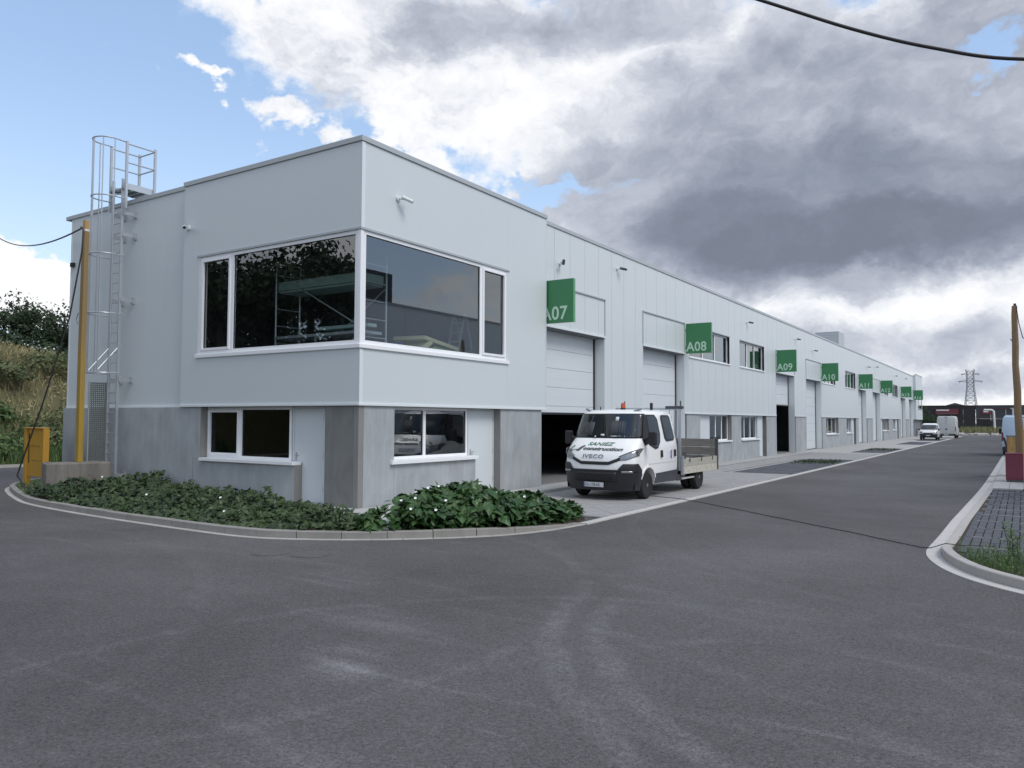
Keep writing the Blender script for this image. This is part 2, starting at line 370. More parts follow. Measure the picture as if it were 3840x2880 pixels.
class MB:
    """collects simple solids, builds ONE mesh object"""
    def __init__(s): s.v = []; s.f = []
    def add(s, vs, fs):
        o = len(s.v); s.v += [tuple(p) for p in vs]; s.f += [tuple(i + o for i in f) for f in fs]; return s
    def box(s, x0, x1, y0, y1, z0, z1):
        x0, x1 = min(x0, x1), max(x0, x1); y0, y1 = min(y0, y1), max(y0, y1); z0, z1 = min(z0, z1), max(z0, z1)
        return s.add([(x0, y0, z0), (x1, y0, z0), (x1, y1, z0), (x0, y1, z0), (x0, y0, z1), (x1, y0, z1), (x1, y1, z1), (x0, y1, z1)],
                     [(0, 3, 2, 1), (4, 5, 6, 7), (0, 1, 5, 4), (1, 2, 6, 5), (2, 3, 7, 6), (3, 0, 4, 7)])
    def fbox(s, F, a0, a1, n0, n1, z0, z1):
        p = F(a0, n0, z0); q = F(a1, n1, z1); return s.box(p[0], q[0], p[1], q[1], p[2], q[2])
    def obox(s, c, ax, ay, az):
        c = Vector(c); ax, ay, az = Vector(ax), Vector(ay), Vector(az)
        vs = [c + ax * i + ay * j + az * k for k in (-1, 1) for (i, j) in ((-1, -1), (1, -1), (1, 1), (-1, 1))]
        return s.add(vs, [(0, 3, 2, 1), (4, 5, 6, 7), (0, 1, 5, 4), (1, 2, 6, 5), (2, 3, 7, 6), (3, 0, 4, 7)])
    def bar(s, a, b, w, h=None, up=(0, 0, 1)):
        a, b = Vector(a), Vector(b); d = b - a; L = d.length; d.normalize(); u = Vector(up)
        if abs(d.dot(u)) > .98: u = Vector((1, 0, 0))
        x = d.cross(u).normalized(); y = x.cross(d)
        return s.obox((a + b) / 2, x * w / 2, d * L / 2, y * (h or w) / 2)
    def tube(s, pts, r, n=8, cap=True):
        pts = [Vector(p) for p in pts]; rs = r if isinstance(r, (list, tuple)) else [r] * len(pts)
        rings = []; prev = None
        for i, p in enumerate(pts):
            d = (pts[min(i + 1, len(pts) - 1)] - pts[max(i - 1, 0)]).normalized()
            if prev is None: u = Vector((0, 0, 1)) if abs(d.z) < .9 else Vector((1, 0, 0))
            else: u = prev
            x = d.cross(u).normalized(); u = x.cross(d).normalized(); prev = u
            rings.append([p + (x * math.cos(2 * math.pi * k / n) + u * math.sin(2 * math.pi * k / n)) * rs[i] for k in range(n)])
        vs = [q for rg in rings for q in rg]; fs = []
        for i in range(len(pts) - 1):
            for k in range(n):
                fs.append((i * n + k, i * n + (k + 1) % n, (i + 1) * n + (k + 1) % n, (i + 1) * n + k))
        if cap: fs.append(tuple(range(n - 1, -1, -1))); fs.append(tuple((len(pts) - 1) * n + k for k in range(n)))
        return s.add(vs, fs)
    def cyl(s, a, b, r, n=16, r2=None): return s.tube([a, b], [r, r if r2 is None else r2], n)
    def loft(s, rings, cap=True):
        n = len(rings[0]); vs = [q for rg in rings for q in rg]; fs = []
        for i in range(len(rings) - 1):
            for k in range(n): fs.append((i * n + k, i * n + (k + 1) % n, (i + 1) * n + (k + 1) % n, (i + 1) * n + k))
        if cap: fs.append(tuple(range(n - 1, -1, -1))); fs.append(tuple((len(rings) - 1) * n + k for k in range(n)))
        return s.add(vs, fs)
    def prism(s, poly, z0, z1):
        n = len(poly)
        return s.loft([[(x, y, z0) for x, y in poly], [(x, y, z1) for x, y in poly]])
    def grid(s, fn, nu, nv):
        vs = [fn(i / nu, j / nv) for j in range(nv + 1) for i in range(nu + 1)]
        fs = [(j * (nu + 1) + i, j * (nu + 1) + i + 1, (j + 1) * (nu + 1) + i + 1, (j + 1) * (nu + 1) + i) for j in range(nv) for i in range(nu)]
        return s.add(vs, fs)
    def mesh(s, name, m=None, smooth=None, recalc=True):
        me = bpy.data.meshes.new(name); me.from_pydata(s.v, [], s.f)
        if recalc:
            bm = bmesh.new(); bm.from_mesh(me); bmesh.ops.recalc_face_normals(bm, faces=bm.faces); bm.to_mesh(me); bm.free()
        if smooth:
            me.polygons.foreach_set('use_smooth', [True] * len(me.polygons)); me.set_sharp_from_angle(angle=R_(smooth))
        if m: me.materials.append(M[m] if isinstance(m, str) else m)
        me.update(); return me
    def build(s, name, m=None, parent=None, smooth=None, bevel=0, recalc=True, solid=0):
        o = bpy.data.objects.new(name, s.mesh(name, m, smooth, recalc)); link(o, parent)
        if solid:
            md = o.modifiers.new('solidify', 'SOLIDIFY'); md.thickness = solid; md.offset = -1
        if bevel:
            md = o.modifiers.new('bevel', 'BEVEL'); md.width = bevel; md.segments = 2; md.limit_method = 'ANGLE'; md.angle_limit = R_(40)
        return o

def text(string, size, m, parent, origin, right, up, name='lettering', extrude=.004, align='LEFT', shear=0.0, spacing=1.0, bold=0.0, sx=1.0):
    cu = bpy.data.curves.new(name, 'FONT'); cu.body = string; cu.size = size; cu.align_x = align
    cu.extrude = extrude; cu.shear = shear; cu.space_character = spacing; cu.offset = bold; cu.resolution_u = 3
    o = bpy.data.objects.new(name, cu); COL.objects.link(o); bpy.context.view_layer.update()
    me = bpy.data.meshes.new_from_object(o.evaluated_get(bpy.context.evaluated_depsgraph_get()))
    bpy.data.objects.remove(o); bpy.data.curves.remove(cu)
    me.materials.clear(); me.materials.append(M[m])
    o = bpy.data.objects.new(name, me); link(o, parent)
    r = Vector(right).normalized(); u = Vector(up).normalized(); n = r.cross(u)
    o.matrix_local = Matrix.Translation(Vector(origin)) @ Matrix((r * sx, u, n)).transposed().to_4x4()
    return o
def copy_tree(o, parent=None):
    c = o.copy(); COL.objects.link(c)
    if parent is not None: c.parent = parent
    for ch in list(o.children): copy_tree(ch, c)
    return c
def rects_minus(a0, a1, z0, z1, holes):
    """rectangles of [a0,a1]x[z0,z1] left after cutting the holes (a0,a1,z0,z1)"""
    cuts = sorted({a0, a1} | {min(max(h[k], a0), a1) for h in holes for k in (0, 1)})
    out = []
    for p, q in zip(cuts, cuts[1:]):
        if q - p < 1e-4: continue
        mid = (p + q) / 2; zs = [(z0, z1)]
        for h in holes:
            if h[0] < mid < h[1]:
                nz = []
                for (u, v) in zs:
                    if h[2] > u: nz.append((u, min(v, h[2])))
                    if h[3] < v: nz.append((max(u, h[3]), v))
                zs = [(u, v) for u, v in nz if v - u > 1e-3]
        for (u, v) in zs:
            if out and abs(out[-1][1] - p) < 1e-6 and out[-1][2] == u and out[-1][3] == v and len(zs) == 1: out[-1] = (out[-1][0], q, u, v)
            else: out.append((p, q, u, v))
    return out

# facade frames: a = distance along the facade from the corner, n = outwards, z = up
def FR(x0): return lambda a, n, z: (x0 + n, a, z)
def FL(y0): return lambda a, n, z: (-a, y0 - n, z)

# ================================================================== SETTING: ground, road, kerbs, paving
from mathutils import noise as mnoise
def fbm(x, y, s=1.0, o=4): return mnoise.fractal(Vector((x * s, y * s, 3.7)), 1.0, 2.0, o)
b = MB(); b.add([(-900, -900, -.06), (900, -900, -.06), (900, 1200, -.06), (-900, 1200, -.06)], [(0, 1, 2, 3)])
M['field'] = vary('field_ground', (.085, .085, .040), .95, .5, .25)
tag(b.build('terrain', 'field', recalc=False), kind='structure')
b = MB(); b.add([(-22.3, -70, 0), (60, -70, 0), (60, 122, 0), (-22.3, 122, 0)], [(0, 1, 2, 3)])
road = tag(b.build('road', 'asphalt', recalc=False), kind='structure')

def catmull(pts, step=.25):
    P = [Vector(p) for p in pts]; P = [P[0] * 2 - P[1]] + P + [P[-1] * 2 - P[-2]]; out = []
    for i in range(1, len(P) - 2):
        n = max(2, int((P[i + 1] - P[i]).length / step))
        for k in range(n):
            t = k / n; a, b_, c, d = P[i - 1], P[i], P[i + 1], P[i + 2]
            out.append(.5 * ((2 * b_) + (c - a) * t + (2 * a - 5 * b_ + 4 * c - d) * t * t + (3 * b_ - a - 3 * c + d) * t ** 3))
    out.append(P[-2]); return out
def resample(P, L):
    """cut a dense polyline into pieces of length L, each a list of points"""
    out = []; cur = [P[0]]; acc = 0; i = 0
    a = P[0]
    for b_ in P[1:]:
        while True:
            d = (b_ - a).length
            if acc + d < L: acc += d; cur.append(b_); a = b_; break
            p = a.lerp(b_, (L - acc) / d); cur.append(p); out.append(cur); cur = [p]; a = p; acc = 0
    if len(cur) > 1 and acc > .15 * L: out.append(cur)
    return out
def section(piece, o0, o1, z0, z1, name, m, parent, gap=.006, bev=0):
    """a kerb stone or gutter slab that follows the curve; offsets are to the left of the path"""
    n = len(piece); d0 = (piece[1] - piece[0]).normalized(); d1 = (piece[-1] - piece[-2]).normalized()
    pts = list(piece); pts[0] = pts[0] + d0 * gap; pts[-1] = pts[-1] - d1 * gap
    keep = [pts[0]]
    for p in pts[1:-1]:
        if (p - keep[-1]).length > .12 and (p - pts[-1]).length > .08: keep.append(p)
    pts = keep + [pts[-1]]
    rings = []
    for i, p in enumerate(pts):
        d = (pts[min(i + 1, len(pts) - 1)] - pts[max(i - 1, 0)]).normalized(); nn = Vector((-d.y, d.x))
        zt = z1(p) if callable(z1) else z1
        q0 = p + nn * o0; q1 = p + nn * o1; c = .012 if zt > .05 else .003
        rings.append([(q0.x, q0.y, z0), (q0.x, q0.y, zt - c), (q0.x + nn.x * c, q0.y + nn.y * c, zt), (q1.x, q1.y, zt), (q1.x, q1.y, z0)])
    return MB().loft(rings).build(name, m, parent)

# kerb on the building side, from behind the yellow board round the corner bed and up the street
LP = [(-14.9, 6), (-14.7, 2.4), (-14.2, .7), (-13.6, -.35), (-12.4, -1.37), (-10.7, -2.1), (-9.1, -2.65), (-7.9, -3.0), (-6.5, -3.22), (-4.5, -3.4), (-2.5, -3.5), (-.5, -3.54), (.5, -3.52), (1.2, -3.38), (1.85, -3.08), (2.5, -2.68), (3.1, -2.2), (3.7, -1.6), (4.2, -.95), (4.5, -.3), (4.68, .4), (4.78, 1.3)]
kl = catmull(LP, .12)
def kz_l(p):
    t = min(1, max(0, (1.3 - p.y) / 2.3)) if p.x > 3.2 else 1
    return .028 + .10 * t
kerb1 = empty('kerb', kind='structure')
for pc in resample(kl, .78):
    section([p + Vector((random.uniform(-.004, .004), random.uniform(-.004, .004))) for p in pc], .15, .28, -.02, (lambda dz: (lambda p: kz_l(p) + dz))(random.uniform(-.006, .006)), 'kerb_stone', 'kerb_old', kerb1)
for pc in resample(kl, .52):
    section(pc, 0.03, .146, -.02, .010, 'gutter_slab', 'gutter_old', kerb1)
st = [Vector((4.78 + .0002 * i, 1.3 + i * .25)) for i in range(int((112 - 1.3) / .25))]
for pc in resample(st, 1.0): section(pc, 0, .18, -.02, .026, 'border_stone', 'gutter', kerb1)
# kerb across the street
RP = [(10.78, 60), (10.76, 39), (10.72, 18), (10.60, 9), (10.55, 6.2), (10.53, 3.7), (10.50, 1.9), (10.52, 1.4), (10.58, .98), (10.70, .5), (10.87, .02), (11.12, -.46), (11.44, -.87), (11.8, -1.2), (12.4, -1.55), (13.2, -1.85), (14.5, -2.1), (18, -2.4), (26, -2.7)]
kr = catmull(RP, .12)
def kz_r(p): return .045 + .085 * min(1, max(0, (2.4 - p.y) / 1.2))
kerb2 = empty('kerb', kind='structure')
for pc in resample(kr, .80): section(pc, .205, .34, -.02, kz_r, 'kerb_stone', 'kerb', kerb2)
for pc in resample(kr, .50): section(pc, 0, .20, -.02, .012, 'gutter_slab', 'gutter', kerb2)
MB().box(10.78, 11.1, 60.1, 121, -.02, .04).build('border_strip', 'kerb', kerb2)
def inset(P, d):
    out = []
    for i, p in enumerate(P):
        t = (P[min(i + 1, len(P) - 1)] - P[max(i - 1, 0)]).normalized(); out.append(p + Vector((-t.y, t.x)) * d)
    return out
KL_IN = inset(kl, .275); KR_IN = inset(kr, .335)
def inside(poly, x, y):
    c = False; j = len(poly) - 1
    for i in range(len(poly)):
        xi, yi = poly[i][0], poly[i][1]; xj, yj = poly[j][0], poly[j][1]
        if (yi > y) != (yj > y) and x < (xj - xi) * (y - yi) / (yj - yi) + xi: c = not c
        j = i
    return c
# planted bed at the building corner
bedpoly = [(p.x, p.y) for p in KL_IN if p.y < 5.9 and not (p.x > 4 and p.y > 1.25)] + [(4.40, 1.9), (3.2, 2.35), (.95, 2.35), (.95, .3), (-12.3, .3), (-12.3, 5.9)]
b = MB(); b.prism(bedpoly, -.03, .075)
tag(b.build('planting_bed', 'soil'), kind='structure')
# concrete apron round the corner of the building
APRON = [(-2.75, .26), (-2.75, -.75), (-.2, -.95), (1.75, -1.75), (2.75, -2.15), (2.85, -1.85), (.95, .1), (.95, 7.68), (.30, 7.68), (.02, .3)]
b = MB(); b.prism(APRON, -.03, .11)
tag(b.build('walkway', 'slab'), kind='structure')

# pavement in front of the units
pave = empty('pavement', kind='structure')
b = MB(); b.add([(-.9, 2.36, .012), (4.60, 2.36, .012), (4.66, 112.6, .012), (-.9, 112.6, .012)], [(0, 1, 2, 3)])
M['pave_far'] = vary('pavement_far', (.37, .365, .35), .85, .25, 1.4, bump=.002)
b.build('paving_bed', 'pave_far', pave, recalc=False)
pads = [(2.35, 17.9, 30.8), (2.5, 41.9, 51.2), (2.5, 63.5, 73.5), (2.4, 79.0, 90.0)]
cands = []
y = 2.40; row = 0
while y < 40:
    x = .97 + (.2 if row % 2 else 0) - .4
    while x < 4.58:
        x0, x1 = max(x, -.28 if y > 7.72 else .97), min(x + .4, 4.585)
        if y < 7.72 and x1 <= .99: x += .4; continue
        if x1 - x0 > .06 and not any(y + .2 > p0 - .02 and y < p1 + .02 and x1 > px - .02 for px, p0, p1 in pads): cands.append((x0, x1, y, y + .2))
        x += .4
    if y > 7.72:
        pass
    y += .2; row += 1
def near(c): return (Vector(((c[0] + c[1]) / 2, (c[2] + c[3]) / 2, 0)) - CAMPOS).length
cands = [c for c in cands if not (.9 < c[0] and False)]
vis = sorted(cands, key=near)
b = MB()
for i, (x0, x1, y0, y1) in enumerate(vis):
    dz = random.uniform(-.002, .002); m_ = 'paver'
    if i < 290:
        MB().box(x0 + .004, x1 - .004, y0 + .004, y1 - .004, .008, .028 + dz).build('paver', m_, pave)
    else: b.box(x0 + .004, x1 - .004, y0 + .004, y1 - .004, .008, .028 + dz)
tag(b.build('paver_field', 'paver', pave), kind='stuff')
for (px, p0, p1) in pads:
    b = MB(); yy = p0
    while yy < p1 - .3:
        xx = px
        while xx < 4.5:
            b.box(xx + .012, min(xx + .29, 4.57) - .012, yy + .012, yy + .388, .010, .030 + random.uniform(-.003, .003)); xx += .29
        yy += .4
    tag(b.build('grass_paver', 'paver_dark', pave), kind='stuff')

# parking bay across the street, with its own pavers
bay = empty('parking_bay', kind='structure')
bp = [(p.x, p.y) for p in KR_IN if p.y < 59] + [(26, 59)]
b = MB(); b.prism([(p[0], p[1]) for p in bp], -.03, .030); b.build('paving_bed', 'soil', bay)
bpoly = bp
cells = []
for j in range(23):
    for i in range(22):
        x0 = 10.93 + i * .132; y0 = .9 + j * .615 + .02 * (j // 2)
        if y0 + .6 > 14.9: continue
        cx, cy = x0 + .06, y0 + .05
        if inside(bpoly, x0 - .01, cy) and inside(bpoly, x0 - .01, cy + .5): cells.append((x0, x0 + .112, y0, y0 + .60))
cells.sort(key=near); b = MB()
for i, c in enumerate(cells):
    q = MB() if i < 290 else b
    q.box(c[0], c[1], c[2], c[3] - .012, .02, .052 + random.uniform(-.003, .003))
    if i < 290: q.build('grass_paver', 'paver_dark', bay)
if b.v: tag(b.build('grass_paver_field', 'paver_dark', bay), kind='stuff')
b = MB()
for j in range(1, 12): b.box(11.0, 13.8, .9 + j * 1.27 - .035, .9 + j * 1.27 - .022, .03, .054)
tag(b.build('pale_joint', 'gutter', bay), kind='stuff')
for j in range(60):
    for i in range(5):
        x0 = 11.0 + i * .42; y0 = 15.0 + j * .62
        if i * 1 + j < 240 and j < 45: MB().box(x0 + .005, x0 + .415, y0 + .005, y0 + .615, .02, .055).build('paving_slab', 'paver_pale', bay)
MB().box(13.3, 17.4, 15, 59, .02, .05).build('bay_surface', 'paver', bay)
MB().box(11.12, 17.4, 43.1, 59, .021, .054).build('bay_surface', 'paver_pale', bay)
# far end of the street
b = MB(); b.add([(-14, 122.1, -.02), (60, 122.1, -.02), (60, 187, -.02), (-14, 187, -.02)], [(0, 1, 2, 3)])
M['rough_ground'] = vary('rough_ground', (.17, .155, .11), .95, .6, .35)
tag(b.build('waste_ground', 'rough_ground', recalc=False), kind='structure')

# left bank beyond the side road
def bankh(x, y):
    t = min(1, max(0, (-22.9 - x) / 13.5)); s = t * t * (3 - 2 * t)
    h = .10 + (7.0 - .19 * min(14, max(0, y - 2.5))) * (.25 * t + .75 * s) + t * (1.0 * fbm(x, y, .16) + .35 * fbm(x + 9, y, .6)) + .10 * fbm(x, y, 1.2)
    return max(.02, h) if x < -22.6 else .08
nx, ny = 60, 150
b = MB(); X = lambda u: -22.5 - u * u * 75 - u * 6; Y = lambda v: -110 + v * 260
b.grid(lambda u, v: (X(u), Y(v), bankh(X(u), Y(v))), nx, ny)
M['bank_soil'] = vary('bank_soil', (.095, .085, .040), .95, .6, .5, dirt=((.06, .075, .025), .7))
tag(b.build('hillside', 'bank_soil', smooth=60, recalc=False), kind='structure')
kb = empty('kerb', kind='structure')
st = [Vector((-22.3, 40 - i * .25)) for i in range(300)]
for pc in resample(st, 2.0): section(pc, -.22, -.04, -.02, .11, 'kerb_stone', 'kerb', kb, gap=.01)

# ================================================================== THE BUILDING
B = empty('warehouse_building', (0, 0, 0), label='long white clad unit building with grey concrete plinth and green unit signs', cat='building')
ROOF = 8.13; ZC = 2.30
Rm, Rb = FR(-.30), FR(0.0)
Lb, Lm = FL(0.0), FL(.15)
garages = [(8.0, 12.25, 2.24, 'A07'), (15.53, 19.9, .12, 'A08'), (34.75, 39.2, 3.0, 'A09'), (42.4, 47.0, .05, 'A10'), (62.3, 66.4, .05, 'A11'), (70.2, 74.8, .05, 'A12'), (90.9, 95.5, .05, 'A13'), (99.1, 103.5, .05, 'A14')]
upwin = [(20.5, 26.1), (27.75, 32.3), (47.6, 52.2), (56.3, 60.9), (76.0, 80.6), (83.9, 88.3)]
lowwin = [(23.62, 26.35), (28.05, 31.3), (48.85, 53.3), (56.85, 59.5), (77.2, 81.0), (84.2, 87.2)]
lowdoor = [(21.9, 23.5), (31.35, 32.35), (59.6, 60.7), (75.4, 77.1), (87.3, 88.7)]
YE = 104.1

# --- main facade: vertical cladding panels of about a metre, cut round the openings
holes = [(a, c, 0, 4.85) for a, c, _, _ in garages] + [(a, c, 4.78, 6.17) for a, c in upwin]
edge = 7.76
while edge < YE - .01:
    nxt = min(edge + 1.012, YE)
    if YE - nxt < .3: nxt = YE
    for (p, q, u, v) in rects_minus(edge + .006, nxt - .006, ZC + .05, ROOF - .12, holes): MB().fbox(Rm, p, q, -.08, 0, u, v).build('cladding_panel', 'cladding', B)
    edge = nxt
# wall behind the panels
b = MB()
for (p, q, u, v) in rects_minus(7.7, YE, ZC, ROOF - .02, holes): b.fbox(Rm, p, q, -.20, -.085, u, v)
b.build('backing_wall', 'joint', B)
# corner block, right face: big flush panels round the window
WZ0, WZ1 = 3.60, 6.12
for (p, q, u, v) in rects_minus(0.10, 7.76, ZC + .05, ROOF - .12, [(-1, 5.70, WZ0, WZ1)]):
    MB().fbox(Rb, p + .001, q - .001, -.08, 0, u, v).build('cladding_panel', 'block_cladding', B)
for (p, q, u, v) in rects_minus(0.0, 6.28, ZC + .05, ROOF - .12, [(-1, 5.62, WZ0, WZ1)]):
    MB().fbox(Lb, max(p, .004) + .001, q - .001, -.08, 0, u, v).build('cladding_panel', 'block_cladding', B)
b = MB()
for (p, q, u, v) in rects_minus(.1, 7.74, ZC, ROOF - .02, [(-1, 5.70, WZ0, WZ1)]): b.fbox(Rb, p, q, -.2, -.085, u, v)
for (p, q, u, v) in rects_minus(.21, 6.26, ZC, ROOF - .02, [(-1, 5.62, WZ0, WZ1)]): b.fbox(Lb, p, q, -.2, -.085, u, v)
b.build('backing_wall', 'joint', B)
# corner trim strips
for z0, z1 in ((ZC + .05, WZ0 - .085), (WZ1 + .02, ROOF - .125)):
    MB().add([(-.002, -.004, z0), (.012, -.004, z0), (.012, .10, z0), (-.002, .10, z0), (-.002, -.004, z1), (.012, -.004, z1), (.012, .10, z1), (-.002, .10, z1)],
             [(0, 3, 2, 1), (4, 5, 6, 7), (0, 1, 5, 4), (1, 2, 6, 5), (2, 3, 7, 6), (3, 0, 4, 7)]).build('corner_trim', 'trim', B)
# block return faces (towards the street end and the far left)
MB().box(-.31, -.001, 7.765, 7.80, ZC, ROOF - .12).build('return_panel', 'cladding', B)
MB().box(-6.30, -6.281, .002, .30, ZC, ROOF - .12).build('return_panel', 'cladding', B)
# left part of the end facade
for k in range(6):
    p = 6.30 + k * .967; q = p + .967
    MB().fbox(Lm, p + (0 if k == 0 else .001), q - .001, -.08, 0, ZC + .05, ROOF - .12).build('cladding_panel', 'block_cladding', B)
MB().box(-12.19, -12.10, .16, 7, ZC + .05, ROOF - .12).build('cladding_panel', 'block_cladding', B)
MB().box(-12.115, -12.095, .138, .25, ZC + .05, ROOF - .125).build('corner_trim', 'trim', B)
# far mirrored block
FBR = FR(0.0)
for (p, q, u, v) in rects_minus(104.12, 112.0, ZC + .05, ROOF + .12, [(106.4, 113, 3.6, 6.1)]):
    MB().fbox(FBR, p, q, -.08, 0, u, v).build('cladding_panel', 'block_cladding', B)
MB().box(-.31, 0, 104.085, 104.115, ZC, ROOF + .12).build('return_panel', 'cladding', B)
MB().box(-.08, .03, 104.08, 112.02, ROOF + .12, ROOF + .24).build('coping', 'trim_grey', B)
MB().fbox(FBR, 104.1, 112, -.5, .03, ZC - .01, ZC + .05).build('drip_trim', 'trim', B)
# --- coping
def coping(x0, x1, y0, y1, z=ROOF):
    MB().box(x0, x1, y0, y1, z - .115, z).build('coping', 'trim_grey', B, bevel=.006)
coping(-.36, .035, -.035, 7.80); coping(-6.32, -.362, -.035, .36)
coping(-.66, -.265, 7.802, YE - .02, ROOF - .012); coping(-12.14, -6.322, .115, .51, ROOF - .012)
coping(-12.45, -12.14, .115, 60, ROOF - .014)
# dark shadow joint under the coping
# --- drip trim at the foot of the cladding
b = MB().box(-.06, .032, -.032, 7.79, ZC - .005, ZC + .05); b.build('drip_trim', 'trim', B, bevel=.005)
MB().box(-6.30, -.062, -.032, .06, ZC - .005, ZC + .05).build('drip_trim', 'trim', B, bevel=.005)
MB().box(-12.15, -6.302, .118, .25, ZC - .005, ZC + .05).build('drip_trim', 'trim', B, bevel=.005)
prev = 7.80
for a, c, _, _ in garages + [(YE, YE, 0, '')]:
    if a - prev > .3: MB().fbox(Rm, prev, a - .002, -.14, .030, ZC - .005, ZC + .05).build('drip_trim', 'trim', B)
    prev = c + .002
# soffit boards
MB().box(-6.3, -.06, .061, .45, ZC + .0, ZC + .045).build('soffit', 'joint', B); MB().box(-.45, -.061, .46, 7.78, ZC, ZC + .045).build('soffit', 'joint', B)
# --- roof, floor, rear walls so the inside is closed
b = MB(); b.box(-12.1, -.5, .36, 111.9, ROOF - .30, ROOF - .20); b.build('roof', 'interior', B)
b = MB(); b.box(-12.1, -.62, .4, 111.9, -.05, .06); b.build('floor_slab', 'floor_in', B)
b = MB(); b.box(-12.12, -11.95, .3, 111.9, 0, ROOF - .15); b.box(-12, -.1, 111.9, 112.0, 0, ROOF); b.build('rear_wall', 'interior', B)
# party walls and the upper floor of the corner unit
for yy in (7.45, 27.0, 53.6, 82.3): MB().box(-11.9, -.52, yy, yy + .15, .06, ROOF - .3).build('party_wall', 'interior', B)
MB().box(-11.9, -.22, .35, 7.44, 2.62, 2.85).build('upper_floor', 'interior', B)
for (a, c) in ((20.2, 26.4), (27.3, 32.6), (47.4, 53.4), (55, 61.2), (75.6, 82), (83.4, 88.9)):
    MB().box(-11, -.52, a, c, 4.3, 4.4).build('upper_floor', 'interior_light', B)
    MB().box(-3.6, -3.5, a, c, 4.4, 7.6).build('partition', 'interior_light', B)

# --- concrete plinth, precast panels
def precast(F, a0, a1, z0=0.0, z1=ZC - .006, n0=-.25, n1=-.02, m='precast', edge0=True, name='concrete_panel'):
    o = MB().fbox(F, a0, a1, n0, n1, z0, z1).build(name, m, B, bevel=.006); return o
# right face of the block
precast(Rb, .175, 1.155); precast(Rb, 1.16, 4.27, 0, 1.055)
precast(Rb, 5.42, 7.56)
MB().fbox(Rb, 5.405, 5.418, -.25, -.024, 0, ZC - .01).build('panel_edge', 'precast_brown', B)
# left face of the block: corner pier, pier, low panel under the window, big panel
MB().box(-.17, -.02, .022, .17, 0, ZC - .006).build('concrete_panel', 'precast_brown', B, bevel=.006)
precast(Lb, .175, 1.02, m='precast_dark')
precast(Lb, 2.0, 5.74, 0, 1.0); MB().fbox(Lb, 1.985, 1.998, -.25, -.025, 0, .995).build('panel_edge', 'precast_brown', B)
precast(Lb, 5.475, 5.75, 1.006, ZC - .006); precast(Lb, 5.756, 8.9); precast(Lm, 8.906, 12.08, n0=-.12, n1=.128)
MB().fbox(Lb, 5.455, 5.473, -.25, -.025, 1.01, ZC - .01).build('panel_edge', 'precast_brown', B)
MB().box(-12.08, -11.9, .30, 60, 0, ZC).build('concrete_panel', 'precast', B)
# main facade plinth panels (each with its darker end face)
plinth = [(20.2, 21.88), (26.42, 28.0), (32.75, 34.72), (39.56, 42.36), (47.4, 48.8), (53.35, 56.8), (61.1, 62.26), (67.0, 70.16), (74.83, 75.35), (81.05, 84.15), (88.9, 90.85), (96.1, 99.05), (13.0, 15.5), (105, 106.3)]
for p, q in plinth:
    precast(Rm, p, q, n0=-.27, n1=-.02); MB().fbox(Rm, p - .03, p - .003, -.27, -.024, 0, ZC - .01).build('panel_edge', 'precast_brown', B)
for (a, c) in lowwin: precast(Rm, a - .03, c + .03, 0, 1.02, n0=-.27, n1=-.022)
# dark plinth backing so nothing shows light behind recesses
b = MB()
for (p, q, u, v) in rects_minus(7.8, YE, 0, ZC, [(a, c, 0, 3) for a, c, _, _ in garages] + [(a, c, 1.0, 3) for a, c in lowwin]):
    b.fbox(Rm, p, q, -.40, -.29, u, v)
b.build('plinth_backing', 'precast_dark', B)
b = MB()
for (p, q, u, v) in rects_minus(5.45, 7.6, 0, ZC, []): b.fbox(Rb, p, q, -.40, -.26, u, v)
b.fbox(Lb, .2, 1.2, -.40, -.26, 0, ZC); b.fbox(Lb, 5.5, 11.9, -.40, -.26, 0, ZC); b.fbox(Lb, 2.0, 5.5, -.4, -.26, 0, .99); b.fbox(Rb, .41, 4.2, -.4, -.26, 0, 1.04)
b.build('plinth_backing', 'precast_dark', B)

